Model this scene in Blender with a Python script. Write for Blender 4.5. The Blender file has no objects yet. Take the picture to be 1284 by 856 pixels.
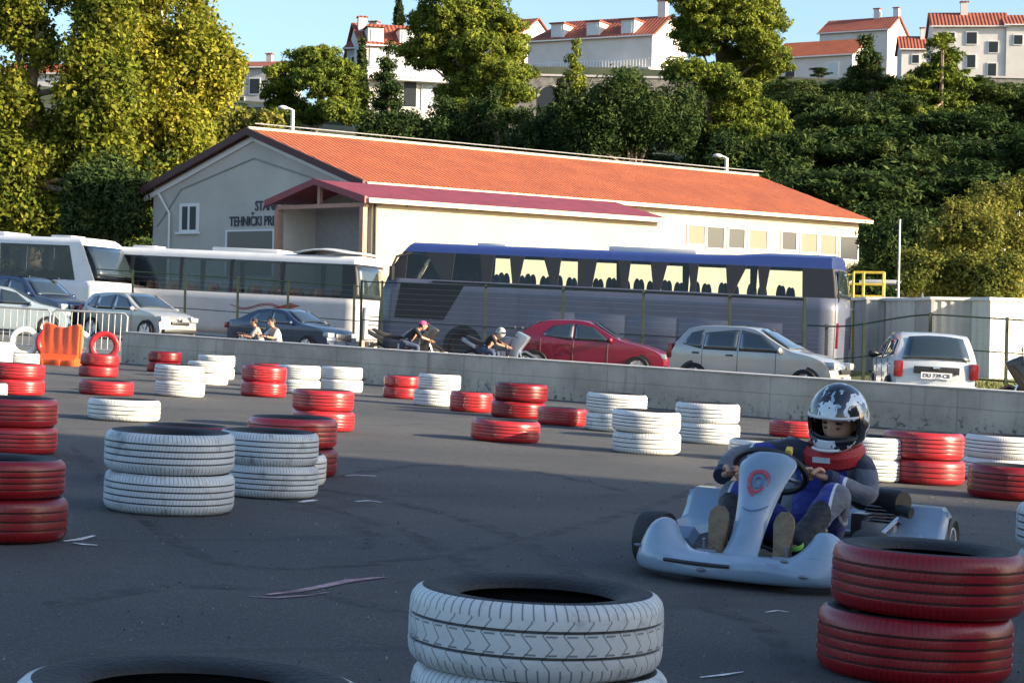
import bpy, bmesh, math, random
import numpy as np
from mathutils import Vector, Matrix, Euler
random.seed(7); rng = np.random.default_rng(7)
R = math.radians
C = bpy.context.scene.collection
SC = bpy.context.scene
# ------------------------------------------------------------------ camera, world, sun, exposure
F = 2400.0; CAMZ = 1.044; ROLL = -0.021; PITCH = -11.0/F
cd = bpy.data.cameras.new('camera'); cam = bpy.data.objects.new('camera', cd); C.objects.link(cam)
cd.sensor_width = 36; cd.lens = 36*F/1284; cd.clip_end = 4000; cd.clip_start = 0.1
CM = Matrix.Rotation(R(90)+PITCH, 3, 'X') @ Matrix.Rotation(-ROLL, 3, 'Z')
cam.matrix_world = Matrix.Translation((0, 0, CAMZ)) @ CM.to_4x4()
SC.camera = cam
SUN_AZ = R(-19); SUN_EL = R(16)          # direction towards the sun, angle from +X
sd = Vector((math.cos(SUN_EL)*math.cos(SUN_AZ), math.cos(SUN_EL)*math.sin(SUN_AZ), math.sin(SUN_EL)))
W = bpy.data.worlds.new('World'); SC.world = W; W.use_nodes = True
nt = W.node_tree; bg = nt.nodes['Background']
sky = nt.nodes.new('ShaderNodeTexSky'); sky.sky_type = 'NISHITA'; sky.sun_disc = False
sky.sun_elevation = SUN_EL; sky.sun_rotation = math.atan2(sd.x, sd.y)
sky.air_density = 1.0; sky.dust_density = 1.9; sky.ozone_density = 2.6
nt.links.new(sky.outputs[0], bg.inputs[0]); bg.inputs[1].default_value = 0.118
sl = bpy.data.lights.new('sun', 'SUN'); so = bpy.data.objects.new('sun', sl); C.objects.link(so)
sl.energy = 4.6; sl.angle = R(0.6); sl.color = (1.0, 0.84, 0.60)
so.rotation_euler = sd.to_track_quat('Z', 'Y').to_euler()
SC.view_settings.view_transform = 'Standard'; SC.view_settings.look = 'None'
SC.view_settings.exposure = 1.48; SC.view_settings.gamma = 1
SC.render.engine = 'CYCLES'
SC.render.resolution_x = 1024; SC.render.resolution_y = 682

# ------------------------------------------------------------------ placing
SL = -0.035
def sm(t): t = min(1, max(0, t)); return t*t*(3-2*t)
def plane(x, y): return SL*max(-60, min(60, x))
def gz(x, y):
    yw = 31.3 - 0.86*(x-0.4)
    z = plane(x, y) + 0.03*sm((y-yw-1)/4) + 0.016*max(0, -x-4)*sm((y-yw-1)/10) if y < 400 else plane(x, y)
    z += 0.5*sm((y-38)/12)*sm((x-8.0)/2.5)
    if y > 100: z += 19.5*sm((y-108)/76) + (3.5+5.5*sm((x+20)/7))*sm((y-190.8)/7) + 4*sm((y-208)/50)
    return z
def ray(px, py):
    return CM @ Vector(((px-642)/F, -(py-428)/F, -1))
def P(px, py, D):
    d = ray(px, py); d = d*(D/d.y); return Vector((d.x, d.y, CAMZ+d.z))
def G(px, py):                      # on the tilted track plane z = SL*x
    d = ray(px, py); t = CAMZ/(SL*d.x-d.z); return Vector((d.x*t, d.y*t, CAMZ+d.z*t))
def XD(px, D): return (px-642)/F*D
def on(px, D, dz=0):
    x = XD(px, D); return Vector((x, D, gz(x, D)+dz))
TILT = Euler((0, math.atan(-SL), 0)).to_matrix()

# ------------------------------------------------------------------ materials
def nodes(m): m.use_nodes = True; return m.node_tree.nodes, m.node_tree.links, m.node_tree.nodes['Principled BSDF']
def mat(name, col, rough=0.6, metal=0.0, var=0.0, scale=5.0, bump=0.0, col2=None, spec=0.5, coat=0.0, bscale=None, trans=0.0, alpha=1.0, stretch=None):
    m = bpy.data.materials.new(name); n, l, b = nodes(m)
    b.inputs['Base Color'].default_value = (*col, 1); b.inputs['Roughness'].default_value = rough
    b.inputs['Metallic'].default_value = metal; b.inputs['Specular IOR Level'].default_value = spec
    b.inputs['Coat Weight'].default_value = coat
    if trans: b.inputs['Transmission Weight'].default_value = trans
    if alpha < 1: b.inputs['Alpha'].default_value = alpha
    if var or bump or col2:
        tc = n.new('ShaderNodeTexCoord'); mp = n.new('ShaderNodeMapping'); l.new(tc.outputs['Object'], mp.inputs[0])
        if stretch: mp.inputs['Scale'].default_value = stretch
        no = n.new('ShaderNodeTexNoise'); no.inputs['Scale'].default_value = scale; no.inputs['Detail'].default_value = 7
        no.inputs['Roughness'].default_value = 0.62
        l.new(mp.outputs[0], no.inputs['Vector'])
        rp = n.new('ShaderNodeValToRGB'); rp.color_ramp.elements[0].position = 0.32; rp.color_ramp.elements[1].position = 0.68
        c2 = col2 if col2 else tuple(min(1, c*(1+var)) for c in col); c1 = col if col2 else tuple(c*(1-var) for c in col)
        rp.color_ramp.elements[0].color = (*c1, 1); rp.color_ramp.elements[1].color = (*c2, 1)
        l.new(no.outputs[0], rp.inputs[0]); l.new(rp.outputs[0], b.inputs['Base Color'])
        if bump:
            n2 = n.new('ShaderNodeTexNoise'); n2.inputs['Scale'].default_value = bscale or scale*6; n2.inputs['Detail'].default_value = 4
            l.new(mp.outputs[0], n2.inputs['Vector'])
            bp = n.new('ShaderNodeBump'); bp.inputs['Strength'].default_value = bump; bp.inputs['Distance'].default_value = 0.02
            l.new(n2.outputs[0], bp.inputs['Height']); l.new(bp.outputs[0], b.inputs['Normal'])
    return m
class NB:                                # tiny node builder for math chains
    def __init__(s, m): s.n, s.l, s.b = nodes(m)
    def v(s, op, a, b=0.0, c=0.0):
        k = s.n.new('ShaderNodeMath'); k.operation = op
        for i, q in enumerate((a, b, c)):
            if isinstance(q, (int, float)): k.inputs[i].default_value = q
            else: s.l.new(q, k.inputs[i])
        return k.outputs[0]
    def mix(s, f, a, b):
        k = s.n.new('ShaderNodeMix'); k.data_type = 'RGBA'
        for i, q in ((0, f), (6, a), (7, b)):
            if isinstance(q, (int, float)): k.inputs[i].default_value = q
            elif isinstance(q, tuple): k.inputs[i].default_value = (*q, 1)
            else: s.l.new(q, k.inputs[i])
        return k.outputs[2]
    def noise(s, vec, sc, det=5, rough=0.6):
        k = s.n.new('ShaderNodeTexNoise'); k.inputs['Scale'].default_value = sc; k.inputs['Detail'].default_value = det
        k.inputs['Roughness'].default_value = rough
        if vec is not None: s.l.new(vec, k.inputs['Vector'])
        return k.outputs[0]
    def obj(s):
        k = s.n.new('ShaderNodeTexCoord'); return k.outputs['Object']
    def xyz(s, vec):
        k = s.n.new('ShaderNodeSeparateXYZ'); s.l.new(vec, k.inputs[0]); return k.outputs
    def bump(s, h, st=0.5, dist=0.01):
        k = s.n.new('ShaderNodeBump'); k.inputs['Strength'].default_value = st; k.inputs['Distance'].default_value = dist
        s.l.new(h, k.inputs['Height']); s.l.new(k.outputs[0], s.b.inputs['Normal'])
    def step(s, x, a, b):                # smooth 0..1 from a to b
        k = s.n.new('ShaderNodeMapRange'); k.interpolation_type = 'SMOOTHSTEP'
        s.l.new(x, k.inputs[0]); k.inputs[1].default_value = a; k.inputs[2].default_value = b; return k.outputs[0]
RG = {4: (.0395, .031), 3: (.04, .04), 2: (.036, .064)}
def tyre_mat(name, base, under, pattern, wear=0.5, rough=0.4, coat=0.3, rings=4, sip_n=96):
    m = bpy.data.materials.new(name); q = NB(m); ob = q.obj(); x, y, z = q.xyz(ob)
    oi = q.n.new('ShaderNodeObjectInfo')
    ang = q.v('DIVIDE', q.v('ARCTAN2', y, x), 2*math.pi)
    zz = q.v('DIVIDE', z, 0.2)
    wob = q.v('MULTIPLY', q.v('SUBTRACT', q.noise(ob, 9, 3), 0.5), 0.02)
    zz = q.v('ADD', zz, wob)
    edge = q.v('ABSOLUTE', q.v('SUBTRACT', zz, 0.5))
    def lines(N, sh, wd):
        a = q.v('ADD', q.v('MULTIPLY', ang, N), sh)
        return q.v('LESS_THAN', q.v('FRACT', a), wd)
    shoulder = q.v('GREATER_THAN', edge, 0.30)
    sip = q.v('MULTIPLY', lines(74 if pattern else sip_n, q.v('MULTIPLY', zz, 0.8), 0.16), shoulder)
    mid = q.v('SUBTRACT', 1.0, shoulder)
    if pattern:                          # chevron blocks in the middle of the tread
        tri = q.v('ABSOLUTE', q.v('SUBTRACT', q.v('FRACT', q.v('MULTIPLY', zz, 3.2)), 0.5))
        ch = lines(40, q.v('MULTIPLY', tri, 1.0), 0.085)
        hz = q.v('LESS_THAN', q.v('ABSOLUTE', q.v('SUBTRACT', edge, 0.115)), 0.012)
        hz = q.v('MULTIPLY', hz, lines(40, 0.3, 0.55))
        g = q.v('MULTIPLY', q.v('MAXIMUM', ch, hz), mid)
    else:
        g = q.v('MULTIPLY', q.v('MULTIPLY', lines(120, q.v('MULTIPLY', zz, -2.5), 0.2), mid), 0.55)
    gr = q.v('MAXIMUM', sip, g)
    zr = q.v('DIVIDE', z, 1.0); pr_ = q.v('ABSOLUTE', q.v('SUBTRACT', q.v('FRACT', q.v('DIVIDE', q.v('SUBTRACT', zr, RG[rings][0]), RG[rings][1])), 0.5))
    ring = q.v('MULTIPLY', q.v('LESS_THAN', pr_, 0.0034/RG[rings][1]), q.v('MULTIPLY', q.v('GREATER_THAN', z, 0.045), q.v('LESS_THAN', z, 0.158)))
    off = q.n.new('ShaderNodeVectorMath'); off.operation = 'ADD'; q.l.new(ob, off.inputs[0])
    cb = q.n.new('ShaderNodeCombineXYZ'); q.l.new(q.v('MULTIPLY', oi.outputs['Random'], 30), cb.inputs[0]); q.l.new(cb.outputs[0], off.inputs[1])
    nz = q.noise(off.outputs[0], 7, 8, 0.7)
    wr = q.step(nz, 0.60-0.10*wear, 0.72)
    n2 = q.noise(off.outputs[0], 2.5, 3)
    bc = q.mix(q.step(n2, 0.3, 0.7), tuple(c*0.84 for c in base), base)
    bc = q.mix(q.v('MULTIPLY', wr, 0.75*wear), bc, under)
    nf = q.noise(off.outputs[0], 60, 3, 0.7)
    bc = q.mix(q.v('MULTIPLY', q.step(nf, 0.55, 0.75), 0.3*wear), bc, under)
    col = q.mix(q.v('MULTIPLY', gr, 0.68), bc, tuple(c*0.5 for c in under))
    col = q.mix(q.v('MULTIPLY', ring, 0.88), col, (0.012, 0.010, 0.010))
    q.l.new(col, q.b.inputs['Base Color'])
    q.b.inputs['Roughness'].default_value = rough; q.b.inputs['Coat Weight'].default_value = coat; q.b.inputs['Specular IOR Level'].default_value = 0.4; q.b.inputs['Coat Roughness'].default_value = 0.25
    q.bump(q.v('ADD', q.v('MULTIPLY', gr, -1.0), q.v('MULTIPLY', nf, 0.25)), 0.7, 0.006)
    return m

# ------------------------------------------------------------------ mesh building
class MB:
    def __init__(s): s.v = []; s.f = []; s.m = []
    def add(s, vs, fs, mi=0, M=None):
        o = len(s.v)
        for p in vs:
            p = Vector(p); s.v.append(M @ p if M is not None else p)
        for f in fs: s.f.append([o+i for i in f]); s.m.append(mi)
        return s
    def box(s, c, d, mi=0, M=None, rz=0):
        x, y, z = d[0]/2, d[1]/2, d[2]/2; Rm = Matrix.Rotation(rz, 3, 'Z')
        vs = [Vector(c)+Rm @ Vector((a*x, b*y, e*z)) for a in (-1, 1) for b in (-1, 1) for e in (-1, 1)]
        return s.add(vs, [(0, 1, 3, 2), (4, 6, 7, 5), (0, 4, 5, 1), (2, 3, 7, 6), (0, 2, 6, 4), (1, 5, 7, 3)], mi, M)
    def hexa(s, a, b, mi=0, M=None):     # two quads a (bottom loop) and b (top loop)
        return s.add(list(a)+list(b), [(3, 2, 1, 0), (4, 5, 6, 7)]+[(i, (i+1) % 4, 4+(i+1) % 4, 4+i) for i in range(4)], mi, M)
    def tube(s, pts, r, n=8, mi=0, M=None, caps=True):
        pts = [Vector(p) for p in pts]; rs = r if isinstance(r, (list, tuple)) else [r]*len(pts)
        vs = []; fs = []; up = None
        for i, p in enumerate(pts):
            t = (pts[min(i+1, len(pts)-1)]-pts[max(i-1, 0)]).normalized()
            if up is None: up = Vector((0, 0, 1)) if abs(t.z) < .9 else Vector((1, 0, 0))
            a = t.cross(up).normalized(); b = a.cross(t).normalized(); up = b
            for k in range(n):
                w = 2*math.pi*k/n; vs.append(p+(a*math.cos(w)+b*math.sin(w))*rs[i])
        for i in range(len(pts)-1):
            for k in range(n): fs.append((i*n+k, i*n+(k+1) % n, (i+1)*n+(k+1) % n, (i+1)*n+k))
        if caps: fs.append(tuple(range(n-1, -1, -1))); fs.append(tuple((len(pts)-1)*n+k for k in range(n)))
        return s.add(vs, fs, mi, M)
    def lathe(s, prof, n=24, mi=0, M=None, closed=False):   # prof (r,z) about Z
        vs = []; fs = []; k = len(prof)
        for i in range(n):
            w = 2*math.pi*i/n
            for r, z in prof: vs.append((r*math.cos(w), r*math.sin(w), z))
        for i in range(n):
            j = (i+1) % n
            for q in range(k if closed else k-1):
                fs.append((i*k+q, j*k+q, j*k+(q+1) % k, i*k+(q+1) % k))
        return s.add(vs, fs, mi, M)
    def prism(s, poly, y0, y1, mi=0, M=None):    # poly in (x,z), extruded in y
        n = len(poly); vs = [(x, y0, z) for x, z in poly]+[(x, y1, z) for x, z in poly]
        fs = [tuple(range(n)), tuple(range(2*n-1, n-1, -1))]+[(i, n+i, n+(i+1) % n, (i+1) % n) for i in range(n)]
        return s.add(vs, fs, mi, M)
    def grid(s, fn, nu, nv, mi=0, M=None, cu=False, cv=False):
        vs = [fn(u, v) for u in range(nu) for v in range(nv)]; fs = []
        for u in range(nu if cu else nu-1):
            for v in range(nv if cv else nv-1):
                a, b = (u+1) % nu, (v+1) % nv; fs.append((u*nv+v, a*nv+v, a*nv+b, u*nv+b))
        return s.add(vs, fs, mi, M)
    def ball(s, c, r, nu=12, nv=8, mi=0, M=None):
        r = r if isinstance(r, (list, tuple)) else (r, r, r)
        vs = [(c[0], c[1], c[2]-r[2])]; fs = []
        for j in range(1, nv):
            t = math.pi*j/nv-math.pi/2
            for i in range(nu):
                w = 2*math.pi*i/nu; vs.append((c[0]+r[0]*math.cos(t)*math.cos(w), c[1]+r[1]*math.cos(t)*math.sin(w), c[2]+r[2]*math.sin(t)))
        vs.append((c[0], c[1], c[2]+r[2])); L = len(vs)-1
        for i in range(nu):
            fs.append((0, 1+(i+1) % nu, 1+i)); fs.append((L, L-nu+i, L-nu+(i+1) % nu))
        for j in range(nv-2):
            for i in range(nu): fs.append((1+j*nu+i, 1+j*nu+(i+1) % nu, 1+(j+1)*nu+(i+1) % nu, 1+(j+1)*nu+i))
        return s.add(vs, fs, mi, M)
    def build(s, name, mats, parent=None, smooth=35, bevel=0.0, solid=0.0, sub=0):
        me = bpy.data.meshes.new(name); me.from_pydata([tuple(p) for p in s.v], [], s.f)
        if not isinstance(mats, (list, tuple)): mats = [mats]
        for m in mats: me.materials.append(m)
        me.polygons.foreach_set('material_index', s.m)
        bm = bmesh.new(); bm.from_mesh(me)
        bmesh.ops.recalc_face_normals(bm, faces=bm.faces)
        if bevel:
            bm.normal_update()
            es = [e for e in bm.edges if len(e.link_faces) == 2 and e.calc_face_angle(0) > R(28)]
            bmesh.ops.bevel(bm, geom=es, offset=bevel, segments=2, profile=0.6, affect='EDGES', clamp_overlap=True)
        if smooth:
            bm.normal_update()
            for f in bm.faces: f.smooth = True
            for e in bm.edges:
                if len(e.link_faces) == 2 and e.calc_face_angle(0) > R(smooth): e.smooth = False
        bm.to_mesh(me); bm.free()
        o = bpy.data.objects.new(name, me); C.objects.link(o)
        if parent: o.parent = parent
        if sub or solid:
            if sub: md = o.modifiers.new('s', 'SUBSURF'); md.levels = sub; md.render_levels = sub
            if solid: md = o.modifiers.new('t', 'SOLIDIFY'); md.thickness = solid; md.offset = 0
        return o
def empty(name, loc, rz=0, tilt=True, M=None):
    o = bpy.data.objects.new(name, None); C.objects.link(o)
    Rm = (TILT if tilt else Matrix.Identity(3)) @ Matrix.Rotation(rz, 3, 'Z')
    if M is not None: Rm = M
    o.matrix_world = Matrix.Translation(Vector(loc)) @ Rm.to_4x4(); return o
def tag(o, label=None, cat=None, group=None, kind=None):
    if label: o['label'] = label
    if cat: o['category'] = cat
    if group: o['group'] = group
    if kind: o['kind'] = kind
    return o
KIDS = {}
def copy_tree(o, parent=None):
    c = o.copy(); C.objects.link(c); c.parent = parent
    for ch in list(o.children): copy_tree(ch, c)
    return c
bpy.context.view_layer.update()

# ------------------------------------------------------------------ ground
def asphalt():
    m = bpy.data.materials.new('asphalt'); q = NB(m); ob = q.obj(); x, y, z = q.xyz(ob)
    a = q.noise(ob, 0.35, 6, 0.6); bnn = q.noise(ob, 85, 5, 0.9); c = q.noise(ob, 260, 2, 0.7)
    mp = q.n.new('ShaderNodeMapping'); mp.inputs['Scale'].default_value = (0.25, 1.6, 1); mp.inputs['Rotation'].default_value = (0, 0, 0.12); q.l.new(ob, mp.inputs[0])
    st = q.noise(mp.outputs[0], 1.4, 6, 0.65)
    col = q.mix(q.step(a, 0.35, 0.65), (0.050, 0.054, 0.061), (0.092, 0.091, 0.093))
    col = q.mix(q.v('MULTIPLY', q.step(st, 0.5, 0.7), 0.5), col, (0.055, 0.055, 0.058))
    col = q.mix(q.v('MULTIPLY', q.step(bnn, 0.53, 0.63), 0.8), col, (0.20, 0.195, 0.19))
    col = q.mix(q.v('MULTIPLY', q.step(bnn, 0.49, 0.39), 0.7), col, (0.022, 0.022, 0.024))
    # long scuffs of dried rubber and pale scratches left by skidding karts
    w = q.n.new('ShaderNodeTexWave'); w.inputs['Scale'].default_value = 0.35; w.inputs['Distortion'].default_value = 9; w.inputs['Detail'].default_value = 3
    w.inputs['Detail Scale'].default_value = 0.6; q.l.new(mp.outputs[0], w.inputs['Vector'])
    col = q.mix(q.v('MULTIPLY', q.step(w.outputs[1], 0.985, 1.0), 0.35), col, (0.022, 0.022, 0.024))
    q.l.new(col, q.b.inputs['Base Color']); q.b.inputs['Roughness'].default_value = 0.78
    q.bump(q.v('ADD', q.v('MULTIPLY', bnn, 1.0), q.v('MULTIPLY', c, 0.6)), 1.0, 0.014)
    return m
M_asph = asphalt()
M_park = mat('parking_asphalt', (0.11, 0.11, 0.11), 0.85, var=0.3, scale=0.8, bump=0.3, bscale=40)
M_grass = mat('grass', (0.10, 0.13, 0.025), 0.9, col2=(0.22, 0.20, 0.05), scale=3, bump=0.8, bscale=40)
M_soil = mat('hill_scrub', (0.022, 0.032, 0.014), 0.95, col2=(0.05, 0.06, 0.025), scale=0.4, bump=0.5, bscale=2)
def sheet(name, xs, ys, fn, m):
    b = MB(); b.grid(lambda u, v: (xs[u], ys[v], fn(xs[u], ys[v])), len(xs), len(ys)); return tag(b.build(name, m, smooth=80), kind='structure')
def lin(a, b, n): return [a+(b-a)*i/(n-1) for i in range(n)]
# track in front of the wall, parking lot and land behind it (sheets meet under the wall)
def wally(x): return 31.3-0.86*(x-0.4)
b = MB(); xs = [-60]+lin(-30, 12, 22)+[60]; ts = lin(0, 1, 14)
b.grid(lambda u, v: (xs[u], -25+(max(-20, wally(xs[u]))+25)*ts[v], plane(xs[u], 0)), len(xs), len(ts))
tag(b.build('track', M_asph, smooth=80), kind='structure')
b = MB(); xs = [-400, -200, -120]+lin(-70, 70, 61)+[120, 200, 400]; ts = [0, .005, .01, .015, .02, .03, .04, .05, .06, .075, .09, .11, .13, .16, .2, .25]+lin(.28, 1, 12)
b.grid(lambda u, v: (xs[u], max(-20, wally(xs[u]))+(108-max(-20, wally(xs[u])))*ts[v], gz(xs[u], max(-20, wally(xs[u]))+(108-max(-20, wally(xs[u])))*ts[v])-0.004), len(xs), len(ts))
tag(b.build('parking_lot', M_park, smooth=80), kind='structure')
sheet('hillside', [-1500, -600, -300]+lin(-160, 160, 33)+[300, 600, 1500], lin(108, 186, 18)+lin(189, 211, 16)+[260, 400, 900, 2500], gz, M_soil)
sheet('grass_bank', lin(7.6, 22, 16), lin(35.8, 62, 20), lambda x, y: gz(x, y)+0.004+0.03*math.sin(x*3+y), M_grass)
# grass tufts on the bank
def tufts():
    n = 9000; vs = []; fs = []
    for i in range(n):
        x = random.uniform(7.7, 20); y = random.uniform(36, 47); z = gz(x, y); h = random.uniform(.05, .16); a = random.uniform(0, 6.3); w = .02
        o = len(vs); dx, dy = math.cos(a)*w, math.sin(a)*w
        vs += [(x-dx, y-dy, z), (x+dx, y+dy, z), (x+random.uniform(-.05, .05), y+random.uniform(-.05, .05), z+h)]; fs.append((o, o+1, o+2))
    b = MB(); b.add(vs, fs); return b.build('grass', M_grass, smooth=0)
tag(tufts(), 'rough yellow green grass on the bank beside the white hatchback', 'grass', kind='stuff')
# loose grit and rubber crumbs on the track
def crumbs(n, seed):
    r = random.Random(seed); b = MB()
    for i in range(n):
        y = 3.2+11*r.random()**1.3; x = r.uniform(-.30, .30)*y; s = r.uniform(.0012, .0036)*(1+y*.08); z = plane(x, 0)+s*.4
        t = [Vector((r.uniform(-1, 1), r.uniform(-1, 1), -.4))*s for _ in range(3)]; p = Vector((x, y, z))
        b.add([p+t[0], p+t[1], p+t[2], p+Vector((r.uniform(-.4, .4)*s, r.uniform(-.4, .4)*s, s*.9))], [(0, 1, 2), (0, 1, 3), (1, 2, 3), (2, 0, 3)])
    return b
tag(crumbs(1500, 1).build('gravel', mat('pale_grit', (.28, .27, .26), .9, var=.4, scale=3), smooth=0), 'pale grit scattered over the dark asphalt', 'gravel', kind='stuff')
tag(crumbs(1500, 2).build('rubber_crumbs', mat('dark_crumbs', (.012, .012, .013), .8), smooth=0), 'black rubber crumbs scattered over the asphalt', 'rubber crumbs', kind='stuff')
# chalk and paint marks
M_chalk = mat('chalk_paint', (0.62, 0.62, 0.62), 0.8, var=0.3, scale=30); M_pink = mat('pink_chalk', (0.35, 0.22, 0.24), 0.85, var=0.5, scale=18)
def mark(label, pts, wd, m, group=None):
    b = MB(); pp = [G(*p) for p in pts]; vs = []
    for i, p in enumerate(pp):
        t = (pp[min(i+1, len(pp)-1)]-pp[max(0, i-1)]); t.z = 0; t.normalize(); nrm = Vector((-t.y, t.x, 0))*wd/2*(0.5 if i in (0, len(pp)-1) else 1)*random.uniform(.7, 1.2)
        for q in (p-nrm, p+nrm): vs.append((q.x, q.y, SL*q.x+0.004))
    b.add(vs, [(2*i, 2*i+1, 2*i+3, 2*i+2) for i in range(len(pp)-1)]); o = b.build('ground_mark', m, smooth=0)
    tag(o, label, 'ground mark', group, kind='structure')
def skidmat():
    m = bpy.data.materials.new('skid_rubber'); q = NB(m); ob = q.obj(); q.b.inputs['Base Color'].default_value = (.014, .014, .015, 1); q.b.inputs['Roughness'].default_value = .6
    q.l.new(q.v('MULTIPLY', q.step(q.noise(ob, 6, 6, .75), .40, .68), .55), q.b.inputs['Alpha']); return m
M_skid = skidmat()
for i_, (pts, wd) in enumerate(((((250, 610), (420, 640), (560, 690), (640, 760), (690, 856)), .13), (((300, 600), (480, 626), (640, 672), (740, 740), (800, 830)), .12), (((90, 560), (260, 700), (520, 700), (800, 640), (1000, 560)), .10),
    (((420, 600), (520, 584), (660, 590), (800, 620)), .12), (((60, 760), (240, 735), (470, 760), (700, 840)), .11), (((430, 655), (470, 672), (452, 690)), .09), (((880, 760), (960, 790), (1000, 850)), .1))):
    fine = []
    for k_ in range(len(pts)-1):
        p0, p1, p2, p3 = pts[max(0, k_-1)], pts[k_], pts[k_+1], pts[min(len(pts)-1, k_+2)]
        for t_ in [u_/10 for u_ in range(10)]:
            fine.append(tuple(.5*((2*p1[a_])+(-p0[a_]+p2[a_])*t_+(2*p0[a_]-5*p1[a_]+4*p2[a_]-p3[a_])*t_*t_+(-p0[a_]+3*p1[a_]-3*p2[a_]+p3[a_])*t_**3) for a_ in (0, 1)))
    mark('faint dark skid mark curving over the asphalt', fine, wd, M_skid, 'skid marks on the track')
mark('upper white chalk stroke beside the dark red tyre stack', [(80, 679), (98, 677), (118, 672)], .05, M_chalk)
mark('lower white chalk stroke beside the dark red tyre stack', [(92, 681), (106, 683), (122, 684)], .04, M_chalk)
mark('long pinkish scrape across the dark asphalt', [(335, 746), (370, 742), (402, 736), (440, 728), (482, 724)], .045, M_pink)
mark('thin faint scrape beside the long pink one', [(310, 748), (345, 750), (385, 747), (412, 743)], .02, M_pink)
mark('small white dash in front of the pale blue white tyre stack', [(376, 630), (388, 628), (396, 627)], .07, M_chalk)
mark('white dash alone on the asphalt right of the white stack', [(446, 629), (462, 628), (478, 630)], .05, M_chalk)
mark('pale dash behind the red tyres', [(432, 597), (448, 596), (472, 597)], .07, M_chalk)
mark('short white dash at the bottom beside the big red stack', [(878, 850), (905, 847), (932, 843)], .022, M_chalk)
mark('thin white scratch left of the big red stack', [(960, 768), (975, 766), (990, 768)], .02, M_chalk)
# ------------------------------------------------------------------ concrete wall
def conc():
    m = bpy.data.materials.new('cast_concrete'); q = NB(m); ob = q.obj(); x, y, z = q.xyz(ob)
    a = q.noise(ob, 1.2, 7, .65); col = q.mix(q.step(a, .3, .7), (.38, .32, .25), (.58, .50, .40))
    bnn = q.noise(ob, 9, 6, .7); low = q.v('SUBTRACT', 1.0, q.step(z, .08, .32))
    col = q.mix(q.v('MULTIPLY', q.v('MULTIPLY', q.step(bnn, .54, .60), low), .8), col, (.07, .065, .06))
    ln = q.v('LESS_THAN', q.v('ABSOLUTE', q.v('SUBTRACT', q.v('ADD', z, q.v('MULTIPLY', a, .03)), .37)), .006)
    col = q.mix(q.v('MULTIPLY', ln, .45), col, (.12, .115, .11))
    fr = q.v('FRACT', q.v('DIVIDE', x, 3.05)); jt = q.v('LESS_THAN', fr, .008)
    col = q.mix(q.v('MULTIPLY', jt, .3), col, (.08, .08, .08))
    mp = q.n.new('ShaderNodeMapping'); mp.inputs['Scale'].default_value = (4, 4, .4); q.l.new(ob, mp.inputs[0])
    dr = q.noise(mp.outputs[0], 2, 4, .6); col = q.mix(q.v('MULTIPLY', q.step(dr, .55, .7), .3), col, (.13, .125, .12))
    q.l.new(col, q.b.inputs['Base Color']); q.b.inputs['Roughness'].default_value = .9
    q.bump(q.noise(ob, 40, 4), .4, .01); return m
M_conc = conc()
w0 = G(152, 455); w1 = G(1284, 550); dv = w1-w0; Lw = dv.length*1.35
Mx = Matrix((dv.normalized(), Vector((0, 0, 1)).cross(dv.normalized()), Vector((0, 0, 1)))).transposed()
Mx.col[2] = dv.normalized().cross(Mx.col[1]); Mx.col[2] = Mx.col[0].cross(Mx.col[1])
wl = empty('concrete_wall', w0, M=Mx); tag(wl, 'long low grey concrete wall between the kart track and parked cars', 'wall')
b = MB(); b.box((Lw/2, .12, .28), (Lw, .24, .66)); b.build('wall_body', M_conc, wl, bevel=.008)
b = MB(); b.box((Lw/2, .12, .622), (Lw, .28, .022)); b.build('coping', mat('coping', (.5, .48, .45), .9, var=.2, scale=3), wl, bevel=.004)
b = MB(); b.box((8.2, -.02, .3), (.3, .04, .6)); b.build('pilaster', M_conc, wl)

# ------------------------------------------------------------------ tyres
M_rub = mat('rubber', (.014, .014, .015), .62, var=.35, scale=12, bump=.3, spec=.35)
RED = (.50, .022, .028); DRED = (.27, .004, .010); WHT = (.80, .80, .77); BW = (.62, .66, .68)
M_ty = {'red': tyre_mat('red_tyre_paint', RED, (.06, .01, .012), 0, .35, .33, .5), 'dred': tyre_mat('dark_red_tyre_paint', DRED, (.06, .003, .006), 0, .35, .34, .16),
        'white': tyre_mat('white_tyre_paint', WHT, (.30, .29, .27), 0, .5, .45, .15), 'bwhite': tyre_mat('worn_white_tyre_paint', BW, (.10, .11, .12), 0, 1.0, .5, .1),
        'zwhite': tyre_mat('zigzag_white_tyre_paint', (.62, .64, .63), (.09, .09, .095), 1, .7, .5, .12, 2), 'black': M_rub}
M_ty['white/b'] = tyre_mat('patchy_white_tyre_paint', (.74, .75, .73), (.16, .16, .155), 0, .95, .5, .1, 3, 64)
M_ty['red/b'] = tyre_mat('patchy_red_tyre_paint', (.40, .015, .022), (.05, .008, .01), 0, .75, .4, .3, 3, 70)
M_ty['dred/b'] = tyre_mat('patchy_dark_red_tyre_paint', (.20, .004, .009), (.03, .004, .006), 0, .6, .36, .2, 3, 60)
NR = {'zwhite': 2, 'white/b': 3, 'red/b': 3, 'dred/b': 3}
def groove_profile(nr=4):
    r = .315; pts = [(r-.030, .004), (r-.016, .011), (r-.006, .024), (r-.002, .038)]
    for z in [RG[nr][0]+RG[nr][1]*(.5+k) for k in range(nr)]: pts += [(r, z-.007), (r-.0005, z-.0045), (r-.009, z-.003), (r-.009, z+.003), (r-.0005, z+.0045)]
    pts += [(r-.002, .162), (r-.006, .176), (r-.016, .189), (r-.030, .196)]; return pts
TYM = {}
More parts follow.
